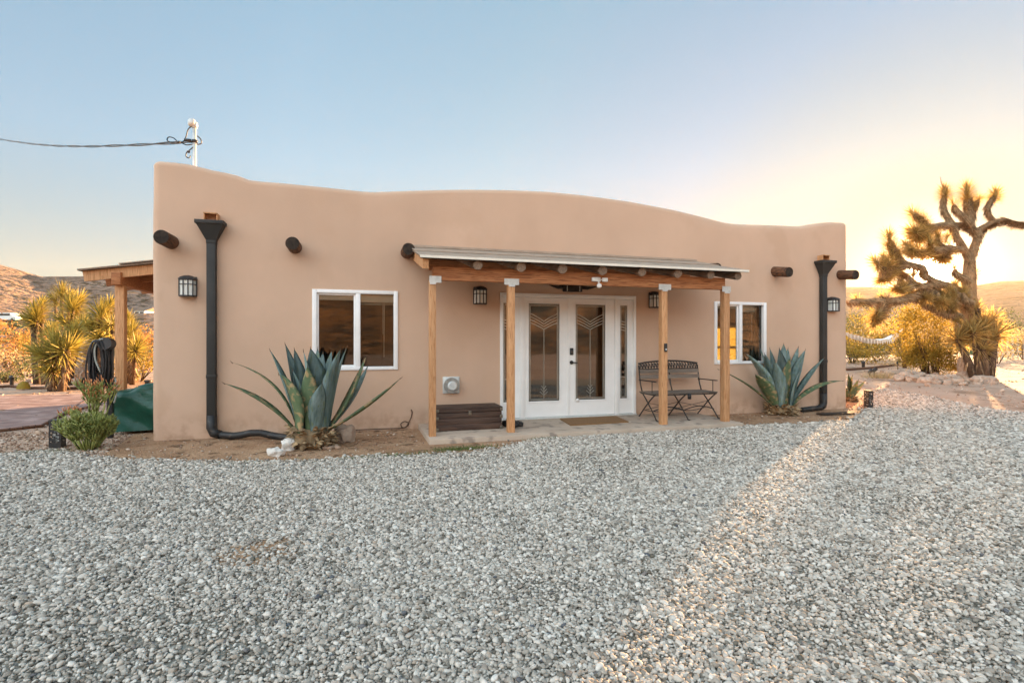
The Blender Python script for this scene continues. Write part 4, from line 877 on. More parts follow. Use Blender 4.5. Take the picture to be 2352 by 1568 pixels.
agave('agave', 'blue-green agave beside the right downspout', bs, [
 (1790, 800, .0, .24, .02, 0, 0), (1800, 790, .15, .20, .02, 0, 0), (1768, 800, .22, .17, .02, 0, 0), (1745, 797, .3, .17, .03, 0, 0), (1713, 812, .05, .24, .09, 0, 0),
 (1756, 812, -.05, .22, .03, 0, 0), (1810, 800, .32, .16, .02, 0, 0), (1834, 797, .3, .13, .03, 0, 0), (1850, 803, .05, .19, .04, 0, 0), (1815, 822, -.22, .20, .04, 1, 0), (1780, 830, -.25, .22, .04, 0, 0),
 (1893, 822, -.05, .12, .03, 0, 0), (1937, 874, -.15, .11, .10, 1, 0), (1650, 848, -.05, .10, .04, 1, 0), (1735, 860, -.28, .20, .06, 1, 0), (1838, 850, -.22, .17, .03, 0, 0)], (.26, .20), 'agaves along the front wall')
bs = G(1950, 922)
agave('agave', 'small bronze agave at the far right corner of the house', Vector((bs.x, bs.y, 0)), [
 (1948, 858, .0, .13, .03, 1, 0), (1958, 862, .0, .12, .03, 1, 0), (1972, 872, -.05, .11, .03, 1, 0), (1988, 874, .0, .09, .03, 1, 0), (1965, 885, -.2, .11, .03, 1, 0), (1935, 872, .1, .11, .03, 1, 0), (1940, 888, -.2, .1, .03, 1, 0)], (.13, .10))
# rocks by the left agave
for (px, py, sx, sy, sz, m_, sd, lb) in [(634, 1043, .085, .065, .06, 'rockw', 1, 'white rock on the soil at the far left of the big agave'), (661, 1030, .075, .07, .085, 'rockw', 4, 'upright off-white rock touching the left foot of the big agave'), (794, 1010, .13, .10, .135, 'rock', 3, 'large tan rock standing right of the big agave')]:
    c = G(px, py + 4); b = MB(); b.rock((c.x, c.y, sz * .7), sx, sy, sz, sd, 3, rough=.3); tag(b.build('rock', M[m_], angle=35), lb, 'rock')
b = MB(); c = G(760, 1030); 
for i in range(5): b.rock((c.x + rnd.uniform(-.1, .15), c.y + rnd.uniform(-.08, .08), .02), .04, .03, .025, i, 2)
tag(b.build('stone_chips', M['clod']), 'orange stone chips under the big agave', 'stones', kind='stuff')

def leafy(mb, c, rad, n, ls, clumps=14, flat=1.0, seed=1, hollow=.35, up=.3, asp=2.0, drop=0.0):
    """foliage of many small leaves gathered in clumps"""
    r_ = random.Random(seed); C_ = []
    for i in range(clumps):
        while True:
            p = Vector((r_.uniform(-1, 1), r_.uniform(-1, 1), r_.uniform(-1, 1)))
            if hollow < p.length <= 1: break
        C_.append((p, r_.uniform(.22, .46)))
    for i in range(n):
        p, s = C_[r_.randrange(clumps)]; g = Vector((r_.gauss(0, 1), r_.gauss(0, 1), r_.gauss(0, 1))) * s * .55
        q = p + g; q = Vector((q.x * rad[0], q.y * rad[1], q.z * rad[2])) + Vector(c)
        if q.z < .02: q.z = .02 + r_.random() * .2
        d = Vector((r_.gauss(0, 1), r_.gauss(0, 1), r_.gauss(0, 1) + up)).normalized(); e = d.cross(Vector((r_.gauss(0, 1), r_.gauss(0, 1), r_.gauss(0, 1)))).normalized(); l_ = ls * r_.uniform(.6, 1.4)
        mb.add([q - e * l_ * .25, q + d * l_ * .5 * asp * .5 - e * l_ * .28, q + d * l_ * asp * .5, q + d * l_ * .5 * asp * .5 + e * l_ * .28], [(0, 1, 2, 3)], tone=r_.random())
def twigs(mb, c, rad, n, seed=1, th=.012, start=.1):
    r_ = random.Random(seed + 50)
    for i in range(n):
        a = r_.uniform(0, 6.283); e = r_.uniform(.2, 1.0); tip = Vector(c) + Vector((math.cos(a) * rad[0] * e, math.sin(a) * rad[1] * e, rad[2] * r_.uniform(.0, .9)))
        b0 = Vector((c[0] + math.cos(a) * start, c[1] + math.sin(a) * start, 0)); m_ = b0.lerp(tip, .5) + Vector((r_.uniform(-1, 1), r_.uniform(-1, 1), .6)) * .12 * rad[2]
        mb.tube([b0, m_, tip], [th, th * .7, th * .3], n=5)
def bush(label, px, py, dist, w_, h_, m_, n=1400, ls=.07, seed=1, grp=None, name='desert_shrub', cat='shrub', clumps=16, th=.02, asp=2.0):
    """bush whose foot is dist metres away, w_ wide and h_ high"""
    p = Z(px, 784, dist); c = (p.x, p.y, h_ * .52); t = thing(name, label, cat, (p.x, p.y, 0), grp)
    b = MB(); leafy(b, c, (w_ / 2, w_ / 2, h_ * .5), n, ls, clumps=clumps, seed=seed, asp=asp); b.build('foliage', M[m_], t, smooth=False)
    b = MB(); twigs(b, c, (w_ / 2, w_ / 2, h_ * .45), 14, seed, th); b.build('stem', M['bark'], t)
    return t
def rosette(mb, c, ax, L_, n, w_=.03, spread=1.0, seed=0, droop=.0, back=-.25):
    """dagger-leaf head"""
    r_ = random.Random(seed); ax = Vector(ax).normalized(); u = ax.cross(Vector((.3, .9, .2))).normalized(); v = ax.cross(u)
    for i in range(n):
        t = (i + .5) / n; ct = 1 - t * (1 - back) * spread; ct = max(-.8, min(.995, ct)); st = math.sqrt(1 - ct * ct); ph = i * 2.399963 + r_.uniform(-.2, .2)
        d = (ax * ct + (u * math.cos(ph) + v * math.sin(ph)) * st).normalized(); l_ = L_ * r_.uniform(.8, 1.12)
        o_ = Vector(c) - ax * (t * L_ * .45); sd = d.cross(ax); sd = sd.normalized() if sd.length > .05 else u; nn = sd.cross(d) * w_ * .25
        m_ = o_ + d * l_ * .45; tp = o_ + d * l_ + Vector((0, 0, -droop * l_ * t)); hw = w_ / 2
        mb.add([o_ - sd * hw * .7, o_ + sd * hw * .7, m_ + sd * hw, m_ + nn, m_ - sd * hw, tp], [(0, 1, 2, 3), (0, 3, 4), (3, 2, 5), (4, 3, 5)], tone=r_.random())

# ---------------- Joshua tree
JD = 19.6
def J(x, y, dz=0.0): return Z((3100 + x / 2.614) / 1.6327, (600 + y / 2.614) / 1.6327, JD + dz)
jb = G(2222, 866); JD = (jb - EYE).dot(FWD)
jt = thing('joshua_tree', 'tall Joshua tree with many spiky heads rising from the rock ring', 'Joshua tree', (jb.x, jb.y, 0))
R_ = lambda px: px / 2.614 / 1.6327 / F * JD            # region pixels to metres
b = MB(); jl = MB(); jd = MB(); hs = [100]
def limb(pts, r0, r1, shag=1.0):
    P_ = smooth_pts([J(*p) if len(p) == 3 else J(p[0], p[1]) for p in pts], 5); n = len(P_); rad = [R_(r0 + (r1 - r0) * i / (n - 1)) * .86 for i in range(n)]
    b.tube(P_, rad, n=10, jit=.10)
    for i in range(int(n * 42 * shag)):                   # dead leaves lying back along the limb
        k = rnd.randrange(n - 1); p = P_[k].lerp(P_[k + 1], rnd.random()); d = (P_[k + 1] - P_[k]).normalized(); o_ = d.cross(Vector((rnd.gauss(0, 1), rnd.gauss(0, 1), rnd.gauss(0, 1)))).normalized()
        rr = rad[k]; q = p + o_ * rr * .8; tp = q + (-d * .7 + o_ * .55 + Vector((0, 0, -.5))).normalized() * rnd.uniform(.13, .32); sd = d.cross(o_) * .016
        jd.add([q - sd, q + sd, tp], [(0, 1, 2)], tone=rnd.random())
def head(x, y, dz, ax, L_=.34, n=95, sleeve=0.0):
    hs[0] += 1; c = J(x, y, dz); L_ *= 1.32; n = int(n * 1.15); rosette(jl, c, ax, L_, n, .026, 1.0, hs[0], back=-.5)
    if sleeve:
        for k in (1, 2, 3): rosette(jl, c - Vector(ax).normalized() * sleeve * 1.5 * k / 3, ax, L_ * .9, n // 2, .026, .9, hs[0] + 7 * k, back=-.5)
A = lambda x, y, z=0: RGT * x + UP * y + FWD * z
limb([(1400, 1760), (1405, 1560), (1392, 1380), (1395, 1200), (1400, 1060), (1402, 960)], 98, 46, .9)
limb([(1402, 980), (1440, 880), (1480, 760), (1500, 690), (1560, 650, .2), (1640, 610, .4), (1740, 590, .5)], 44, 28)
limb([(1740, 590, .5), (1840, 618, .6), (1934, 628, .7), (2060, 640, .8), (2180, 610, .9)], 27, 22)
head(2230, 590, .9, A(1, .6), .4)
limb([(1645, 606, .4), (1590, 540, .4), (1575, 470, .3), (1610, 400, .3), (1650, 340, .3)], 24, 16); head(1655, 320, .3, A(.25, 1), .32, 90, .15)
limb([(1480, 720), (1410, 660), (1395, 560), (1390, 470), (1385, 380)], 40, 40, 1.6); head(1372, 290, 0, A(-.1, 1), .42, 150, .35)
limb([(1400, 620, -.2), (1320, 540, -.3), (1262, 480, -.3), (1245, 440, -.3)], 30, 18); head(1238, 425, -.3, A(-.5, .9), .26, 60)
limb([(1430, 560, .2), (1455, 440, .2), (1490, 390, .2)], 24, 14); head(1495, 378, .2, A(.6, .8), .25, 60)
limb([(1402, 980), (1330, 850, -.1), (1262, 730, -.2), (1235, 640, -.3), (1190, 570, -.3), (1150, 490, -.3), (1143, 420, -.3), (1155, 350, -.3)], 36, 19); head(1155, 300, -.3, A(-.1, 1), .33, 100, .12)
b.tube([J(1150, 280, -.3), J(1125, 230, -.3), J(1112, 165, -.3)], [.03, .02, .006], n=5)
limb([(1250, 630, -.3), (1340, 640, -.1), (1440, 680, 0), (1500, 690)], 24, 30)
limb([(1230, 640, -.3), (1130, 632, -.6), (1050, 650, -.7), (985, 680, -.8)], 26, 22)
limb([(985, 680, -.8), (960, 620, -.8), (900, 560, -.9), (850, 520, -.9)], 22, 15); head(845, 525, -.9, A(-.7, .7), .34, 110, .35); head(950, 600, -.8, A(-.3, 1), .32, 90, .15)
limb([(985, 690, -.8), (930, 720, -1), (870, 715, -1.1)], 22, 16); head(850, 700, -1.1, A(-.9, .35, -.2), .40, 140, .25); head(900, 770, -.9, A(-.3, -.4, -1), .36, 110)
limb([(1290, 870, -.2), (1180, 855, -.7), (1080, 870, -1), (960, 895, -1.2), (850, 895, -1.3)], 26, 18); head(820, 880, -1.3, A(-1, .3), .35, 110, .4); head(930, 930, -1.2, A(-.3, -.7, -.5), .30, 80)
limb([(1150, 860, -.8), (1090, 800, -.9), (1085, 760, -.9)], 20, 15); head(1085, 745, -.9, A(0, 1), .32, 90, .1); head(1180, 760, -.6, A(.3, .9), .28, 80)
limb([(1160, 865, -.6), (1170, 930, -.7), (1150, 980, -.7)], 20, 16); head(1150, 970, -.7, A(.1, -.5, -.8), .36, 130, .2); head(1200, 900, -.5, A(.6, 0, -.6), .3, 80)
for (x_, y_, ax_) in [(1090, 1290, (-.5, .6)), (1180, 1330, (.2, .9)), (1010, 1240, (-.6, .7)), (1250, 1230, (.3, .9)), (1120, 1420, (-.4, -.6)), (940, 1340, (-.7, .4)), (1230, 1420, (.1, .7)), (720, 1130, (-.3, .8)), (820, 1270, (-.3, -.8)), (700, 1030, (0, 1)), (560, 960, (-.4, .9)), (780, 830, (-.6, .8)), (1010, 790, (-.2, 1)), (1200, 1440, (-.3, .8)), (1280, 1580, (-.2, .6)), (1340, 1290, (.3, .9)), (1050, 1390, (-.5, .8)), (1210, 1290, (0, 1)), (1330, 1640, (-.2, .7))]:
    limb([(x_ + 60, y_ + 90, -.9), (x_ + 15, y_ + 60, -1.1), (x_, y_ + 15, -1.2)], 18, 13); head(x_, y_, -1.2 + rnd.uniform(-.5, .5), A(*ax_), .28, 80, .1)
limb([(1390, 1330, 0), (1240, 1250, -.6), (1080, 1200, -1.1), (960, 1130, -1.4), (940, 1060, -1.5), (860, 1030, -1.6), (760, 1010, -1.7)], 40, 22)
limb([(760, 1010, -1.7), (700, 940, -1.8), (650, 860, -1.8), (615, 780, -1.8)], 26, 18); head(610, 750, -1.8, A(-.15, 1), .36, 130, .5); head(650, 870, -1.8, A(-.6, .6), .33, 90, .2)
limb([(770, 1015, -1.7), (660, 1050, -1.8), (560, 1060, -1.9), (490, 1010, -1.9)], 24, 15); head(478, 995, -1.9, A(-.8, .7), .32, 100, .3); head(610, 1010, -1.9, A(-.5, .6, -.5), .33, 100)
limb([(600, 1060, -1.9), (560, 1130, -1.9), (535, 1170, -1.9)], 18, 13); head(530, 1180, -1.9, A(-.8, -.3), .30, 90, .2); head(640, 1100, -1.8, A(-.2, .3, -1), .3, 80)
limb([(1080, 1200, -1.1), (950, 1230, -1.4), (850, 1200, -1.5), (800, 1140, -1.6)], 30, 18); head(850, 1130, -1.5, A(.1, 1), .30, 100)
limb([(870, 1210, -1.5), (760, 1250, -1.7), (690, 1250, -1.8)], 20, 14); head(680, 1265, -1.8, A(-.9, -.1), .30, 90, .15)
limb([(1390, 1180, 0), (1320, 1140, -.3), (1265, 1100, -.4), (1258, 1075, -.4)], 30, 18); head(1255, 1060, -.4, A(-.1, 1), .2, 40)
limb([(1380, 1440, 0), (1220, 1360, -.5), (1060, 1290, -.9), (930, 1290, -1.2), (800, 1340, -1.5), (680, 1370, -1.8), (560, 1370, -2.0), (420, 1380, -2.2), (300, 1375, -2.4), (200, 1390, -2.5)], 42, 18, 1.0); head(300, 1370, -2.4, A(-.6, .8), .26, 70); head(540, 1350, -2, A(-.2, 1), .3, 60)
limb([(560, 1370, -2), (555, 1440, -2.1), (520, 1520, -2.2), (470, 1580, -2.3)], 30, 18, 1.5); head(465, 1600, -2.3, A(-.3, -1), .33, 110, .2)
limb([(1395, 1300, .1), (1430, 1180, .1), (1450, 1100, .1)], 22, 12); head(1440, 1110, .1, A(.5, .8), .28, 70)
b.build('trunk', M['joshbark'], jt); jl.build('crown', M['joshleaf'], jt, smooth=False); jd.build('dead_thatch', M['husk'], jt, smooth=False)

# ---------------- Mojave yuccas at the foot of the Joshua tree
def yucca(label, heads, base, name='mojave_yucca', leaf='yucca', grp=None, w_=.045, trunk_r=.07):
    t = thing(name, label, 'yucca', (base.x, base.y, 0), grp); b = MB(); lf = MB(); dd = MB()
    for i, (p, ax, L_, n) in enumerate(heads):
        ax = Vector(ax).normalized(); foot = Vector((base.x + (p.x - base.x) * .4, base.y + (p.y - base.y) * .4, 0)); c = Vector(p) - ax * L_ * .1
        b.tube([foot, foot.lerp(c, .5) + Vector((rnd.uniform(-.05, .05), 0, 0)), c], [trunk_r * 1.2, trunk_r, trunk_r * .7], n=8, jit=.15)
        rosette(lf, p, ax, L_, n, w_, 1.0, i * 13 + int(p.x * 10), droop=.1, back=-.15)
        for k in range(n // 2):
            h_ = rnd.uniform(.2, 1.0); q = foot.lerp(c, h_); a = rnd.uniform(0, 6.283); o_ = Vector((math.cos(a), math.sin(a), 0)); tp = q + o_ * .12 * rnd.uniform(.8, 2) + Vector((0, 0, -L_ * .5 * rnd.uniform(.5, 1))); sd = Vector((-o_.y, o_.x, 0)) * w_ * .4
            dd.add([q + o_ * trunk_r - sd, q + o_ * trunk_r + sd, tp], [(0, 1, 2)], tone=rnd.random())
    b.build('trunk', M['bark'], t); lf.build('leaves', M[leaf], t, smooth=False); dd.build('dead_leaves', M['husk'], t, smooth=False); return t
yb_ = G(2262, 870); D2 = (yb_ - EYE).dot(FWD)
yucca('dense green yucca clump crowding the right side of the Joshua tree trunk', [(Z(2262, 745, D2), (.1, 0, 1), .75, 140), (Z(2235, 760, D2 - .5), (-.5, -.3, .8), .7, 110), (Z(2290, 765, D2 - .2), (.6, 0, .7), .7, 110), (Z(2245, 705, D2 + .3), (0, 0, 1), .45, 60), (Z(2280, 730, D2 + .5), (.5, .2, .9), .55, 80), (Z(2200, 775, D2 - .3), (-.5, -.4, .7), .7, 110), (Z(2262, 800, D2 - .5), (.2, -.9, .3), .55, 70)], yb_, leaf='joshleaf', trunk_r=.12)
# yellow bush left of the trunk
D3 = (G(2140, 862) - EYE).dot(FWD)
t = thing('rabbitbrush', 'bright yellow-green bush glowing left of the Joshua tree trunk', 'shrub', tuple(G(2140, 862)))
b = MB(); c = Z(2128, 775, D3); leafy(b, (c.x, c.y, 1.5), (1.25, 1.0, 1.25), 9000, .075, clumps=40, seed=11, hollow=.1, up=.6); c2 = Z(2150, 822, D3 - .3); leafy(b, (c2.x, c2.y, .65), (1.0, .7, .65), 4500, .06, clumps=20, seed=12, hollow=.1); b.build('foliage', M['leafyel'], t, smooth=False)
b = MB(); twigs(b, (c.x + .2, c.y, 1.2), (1.1, .8, 1.1), 40, 5, .016, .25); b.build('stem', M['bark'], t)
# rock ring
ringpx = [(2066, 872, .20), (2078, 868, .26), (2094, 873, .25), (2112, 866, .24), (2098, 860, .16), (2128, 876, .22), (2140, 868, .18), (2122, 857, .18), (2153, 878, .19), (2166, 872, .21), (2150, 862, .16), (2178, 880, .17), (2188, 872, .25), (2203, 878, .20), (2218, 866, .28), (2236, 878, .22), (2250, 872, .24), (2264, 874, .26), (2276, 879, .18), (2212, 882, .14), (2134, 884, .12)]
for i, (px, py, s) in enumerate(ringpx):
    c = G(px, py + 3); b = MB(); b.rock((c.x, c.y, s * .30), s * rnd.uniform(.85, 1.15), s * .8, s * rnd.uniform(.5, .7), i + 1, 3, rough=.3)
    tag(b.build('ring_rock', M['rock'], angle=35), 'tan boulder in the stone ring round the foot of the Joshua tree', 'rock', 'stones ringing the Joshua tree')
c = G(2196, 866); b = MB(); b.rock((c.x, c.y - .2, .30), .15, .12, .42, 7, 3, rough=.25); tag(b.build('standing_stone', M['rock'], angle=35), 'tall grey stone standing upright against the Joshua tree trunk', 'rock')
# ---------------- shrubs behind on the right
for (lb, px, dist, w_, h_, m_, n, ls, sd) in [
 ('rounded straw-coloured bush catching the low sun behind the hammock', 2085, 29, 4.4, 3.3, 'leafdry', 5200, .11, 21),
 ('golden shrub next to the house corner behind the hammock post', 1958, 33, 4.5, 3.0, 'leafyel', 4200, .12, 22),
 ('amber bush behind the middle of the hammock', 2015, 36, 5.0, 3.4, 'leafyel', 4200, .12, 23),
 ('olive bush with a bare top beyond the hammock', 1990, 52, 9, 4.6, 'leafolive', 3800, .2, 24),
 ('broad gold bush far beyond the rock ring', 2120, 48, 8, 4.0, 'leafyel', 3600, .2, 25),
 ('hazy yellow bush right of the yucca clump', 2315, 46, 4.5, 2.5, 'leafyel', 2400, .14, 26),
 ('hazy pale bush at the right picture edge', 2350, 40, 4.2, 2.2, 'leafdry', 2400, .12, 27),
 ('distant dark green bush against the far slope at right', 2322, 75, 8, 6.0, 'leafolive', 2600, .25, 28),
 ('low brown shrub behind the yucca clump at right', 2292, 33, 2.2, 1.1, 'leafdry', 1400, .08, 29)]:
    bush(lb, px, 0, dist, w_, h_, m_, n, ls, sd, 'desert shrubs beyond the forecourt at right')
c = G(2020, 868); t = thing('dry_grass_tuft', 'pale dry grass tuft left of the stone ring', 'grass tuft', tuple(c)); b = MB()
for i in range(420):
    a = rnd.uniform(0, 6.283); r = rnd.uniform(0, .55); h = rnd.uniform(.12, .34); p = Vector((c.x + r * math.cos(a) * 1.2, c.y + r * math.sin(a), 0)); tp = p + Vector((math.cos(a) * h * .6, math.sin(a) * h * .6, h)); b.add([p - Vector((.006, 0, 0)), p + Vector((.006, 0, 0)), tp], [(0, 1, 2)])
b.build('blades', M['leafdry'], t, smooth=False)

# ---------------- left side planting
def L(px, py, dist): return Z(px, py, dist)
yb_ = G(235, 868); 
b0 = L(165, 784, 16.5)
yucca('sunlit many-headed yucca with its leaves glowing yellow beside the patio post', [(L(232, 722, 15.5), (.1, 0, 1), .62, 120), (L(252, 700, 15.8), (.4, 0, .9), .45, 70), (L(262, 745, 15.4), (.7, -.3, .4), .55, 80), (L(215, 752, 15.4), (-.3, -.6, .4), .5, 80), (L(228, 775, 15.2), (.1, -.8, .2), .5, 70)], L(235, 784, 15.5), grp='yuccas beyond the patio')
yucca('tall yucca whose two upper heads stand highest in the middle of the clump', [(L(165, 705, 16.5), (0, 0, 1), .62, 120), (L(180, 690, 16.8), (.5, 0, .8), .5, 80), (L(190, 745, 16.3), (.4, -.4, .5), .5, 80), (L(150, 740, 16.4), (-.6, -.3, .5), .5, 80)], L(170, 784, 16.5), grp='yuccas beyond the patio')
yucca('yucca with a rounded olive head at the left of the clump', [(L(82, 722, 16.8), (-.1, 0, 1), .60, 130), (L(95, 700, 17), (.2, 0, 1), .4, 60), (L(70, 735, 16.8), (-.7, -.2, .5), .5, 80), (L(118, 760, 16.6), (.3, -.3, .8), .45, 70)], L(90, 784, 16.8), grp='yuccas beyond the patio')
yucca('wide green yucca head low in front of the clump', [(L(128, 800, 14.5), (.1, -.2, 1), .78, 170), (L(100, 815, 14.5), (-.8, -.2, .5), .65, 110), (L(160, 798, 14.4), (.7, -.1, .6), .65, 110), (L(112, 850, 14.3), (-.5, -.6, .2), .5, 60), (L(170, 765, 14.8), (.3, 0, .9), .5, 80)], L(128, 784, 14.5), grp='yuccas beyond the patio')
yucca('yellow yucca head just right of the patio post', [(L(300, 765, 17), (.1, 0, 1), .6, 110), (L(292, 735, 17.2), (0, 0, 1), .5, 80), (L(312, 800, 16), (.3, -.4, .7), .6, 100)], L(300, 784, 17), grp='yuccas beyond the patio')
yucca('pale blurry yucca head farthest back behind the clump', [(L(142, 672, 24), (.1, 0, 1), .7, 110), (L(125, 690, 24), (-.5, 0, .8), .6, 70), (L(160, 680, 24), (.6, 0, .8), .55, 70)], L(142, 784, 24), grp='yuccas beyond the patio')
for (lb, px, dist, w_, h_, m_, n, ls, sd) in [
 ('orange autumn bush at the left picture edge', 25, 24, 3.4, 2.1, 'leaforg', 4200, .09, 41),
 ('orange bush glowing in the gap beside the house wall', 330, 25, 2.6, 1.9, 'leaforg', 3000, .09, 42),
 ('green-gold bush low beside the house wall', 318, 18, 1.7, 1.1, 'leafyel', 1900, .07, 43),
 ('small yellow shrub between the orange bush and the yuccas', 88, 21, 1.6, 1.7, 'leafyel', 1700, .07, 44),
 ('brown thicket under the left yuccas', 60, 20, 3.4, 1.1, 'leafdry', 2000, .08, 45),
 ('low dark green shrub at the left picture edge', 8, 17.5, 1.6, .75, 'leafolive', 1900, .06, 46)]:
    bush(lb, px, 0, dist, w_, h_, m_, n, ls, sd, 'shrubs beyond the patio at left')
c = G(292, 878); t = thing('bare_shrub', 'small bare thorny shrub beyond the tarp', 'shrub', tuple(c)); b = MB(); twigs(b, (c.x, c.y, .25), (.42, .3, .3), 30, 9, .012, .05); b.build('twigs', M['bark'], t)
b = MB(); leafy(b, (c.x, c.y, .25), (.42, .3, .2), 260, .05, seed=3); b.build('foliage', M['leafolive'], t, smooth=False)
# scrub far off: nobody could count it
b = MB(); r_ = random.Random(77)
for i in range(1500):
    d_ = 45 + 150 * r_.random() ** .8; px = r_.uniform(-250, 400) if i % 3 else r_.uniform(1900, 2700)
    p = Z(px, 784, d_); u = (px - 1176) / F
    az = math.degrees(math.atan2(p.x, p.y + DW)); r = math.hypot(p.x, p.y + DW)
    if px < 1000:
        H = 330 * math.tan(R(elpx(95, 624))); tt = max(0, (r - 55) / 275); z = H * tt ** 1.5
        if tt > 0: z *= .93
    else: z = -.1
    s = r_.uniform(.35, .9) * (1 + d_ / 250); b.rock((p.x, p.y, z + s * .2), s, s, s * .62, i, 1, rough=.5, tone=r_.random())
tag(b.build('desert_scrub', M['leafolive'], smooth=False), 'low desert scrub scattered over the far plain and slope', 'scrub', kind='stuff')
# pencil cactus
c = G(205, 1032); t = thing('pencil_cactus', 'bushy pencil cactus with coral red tips beside the gravel', 'succulent', tuple(c)); b = MB(); tp_ = MB(); r_ = random.Random(5)
def pencil(p, d, l_, r, lev, red):
    q = p + d * l_; b.tube([p, p.lerp(q, .5) + Vector((r_.uniform(-1, 1), r_.uniform(-1, 1), 0)) * l_ * .06, q], [r, r * .95, r * .9], n=5, tone=r_.random())
    if lev == 0:
        if red > r_.random(): tp_.tube([q, q + (d + Vector((0, 0, .3))).normalized() * l_ * .8], [r * 1.0, r * .8], n=5, tone=r_.random())
        return
    for i in range(r_.choice((2, 3, 3, 4))):
        nd = (d + Vector((r_.gauss(0, .42), r_.gauss(0, .42), abs(r_.gauss(.22, .2))))).normalized(); pencil(q, nd, l_ * r_.uniform(.62, .9), r * .85, lev - 1, red)
for i in range(52):
    a = r_.uniform(0, 6.283); e = r_.uniform(.1, 1); nd = Vector((math.cos(a) * e * .65, math.sin(a) * e * .65, 1.0)).normalized(); pencil(Vector((c.x, c.y, 0)) + Vector((math.cos(a), math.sin(a), 0)) * .10 * e, nd, r_.uniform(.11, .18), .0085, 3, .0)
for i in range(11):
    nd = Vector((r_.uniform(-.1, .28), r_.uniform(-.1, .1), 1)).normalized(); pencil(Vector((c.x + .05, c.y, 0)) + nd * r_.uniform(.30, .48), nd, r_.uniform(.11, .15), .0085, 3, .55)
for i in range(4):
    nd = Vector((-.42, r_.uniform(-.1, .1), 1)).normalized(); pencil(Vector((c.x - .02, c.y, 0)) + nd * .22, nd, .12, .0085, 3, .4)
b.build('stems', M['pencil'], t); tp_.build('coral_tips', M['penciltip'], t)
# green weeds on the gravel edge
b = MB()
for (px, py, n, w_, d_) in [(1040, 1035, 420, .26, .06), (1100, 1030, 160, .25, .05), (930, 1047, 130, .5, .05), (830, 1056, 110, .4, .05), (560, 1068, 70, .5, .06), (120, 1040, 120, .35, .05), (1250, 1010, 120, .25, .05)]:
    c = G(px, py)
    for i in range(n):
        p = Vector((c.x + r_.gauss(0, w_ * .6), c.y + r_.gauss(0, d_), .012)); h = r_.uniform(.012, .045); a = r_.uniform(0, 6.283); b.add([p + Vector((.004, 0, 0)), p - Vector((.004, 0, 0)), p + Vector((math.cos(a) * h * .7, math.sin(a) * h * .7, h))], [(0, 1, 2)])
tag(b.build('weeds', M['grass'], smooth=False), 'thin green weeds along the gravel edge', 'weeds', kind='stuff')
# ================================================================ LEFT PATIO SIDE
# brick paving
pp = [G(*p) for p in [(-420, 1010), (-150, 1003), (0, 991), (95, 980), (150, 948), (215, 905), (245, 893), (345, 893), (430, 905)]] 
pav = [(p.x, p.y) for p in [G(-420, 1010), G(-150, 1003), G(0, 991), G(95, 980), G(150, 950), G(230, 930)]] + [(-2.75, .95), (-2.75, 7.5), (-12, 7.5)]
pav[4:5] = [(G(150, 950).x, G(150, 950).y)]
m = bpy.data.materials.new('paving'); m.use_nodes = True; n = m.node_tree; N = n.nodes; Lk = n.links; b_ = N['Principled BSDF']; b_.inputs['Roughness'].default_value = .8
tcx = N.new('ShaderNodeTexCoord'); bt = N.new('ShaderNodeTexBrick'); bt.inputs['Scale'].default_value = 1.0; bt.inputs['Brick Width'].default_value = .30; bt.inputs['Row Height'].default_value = .15; bt.inputs['Mortar Size'].default_value = .008
bt.inputs['Color1'].default_value = (.20, .105, .085, 1); bt.inputs['Color2'].default_value = (.33, .22, .19, 1); bt.inputs['Mortar'].default_value = (.12, .09, .075, 1)
mp = N.new('ShaderNodeMapping'); mp.inputs['Rotation'].default_value = (0, 0, .5); Lk.new(tcx.outputs['Object'], mp.inputs[0]); Lk.new(mp.outputs[0], bt.inputs[0])
nz = N.new('ShaderNodeTexNoise'); nz.inputs['Scale'].default_value = 2.5; nz.inputs['Detail'].default_value = 6; Lk.new(tcx.outputs['Object'], nz.inputs[0]); mr = N.new('ShaderNodeMapRange'); mr.inputs['To Min'].default_value = .5; mr.inputs['To Max'].default_value = 1.6; Lk.new(nz.outputs[0], mr.inputs[0])
sc = N.new('ShaderNodeVectorMath'); sc.operation = 'SCALE'; Lk.new(bt.outputs[0], sc.inputs[0]); Lk.new(mr.outputs[0], sc.inputs['Scale']); Lk.new(sc.outputs[0], b_.inputs['Base Color'])
bp = N.new('ShaderNodeBump'); bp.inputs['Strength'].default_value = .5; bp.inputs['Distance'].default_value = .01; Lk.new(bt.outputs['Fac'], bp.inputs['Height']); bp.invert = True; Lk.new(bp.outputs[0], b_.inputs['Normal'])
tag(poly_sheet('patio_paving', pav, .045, m, thick=.06), kind='structure')
b = MB(); ps = [G(a, c) for a, c in [(-150, 1006), (0, 994), (95, 983), (150, 952), (205, 918)]]
b.tube([Vector((p.x, p.y, .03)) for p in ps], .022, n=6); tag(b.build('patio_edging', M['viga']), 'dark edging strip along the front of the patio paving', 'edging')
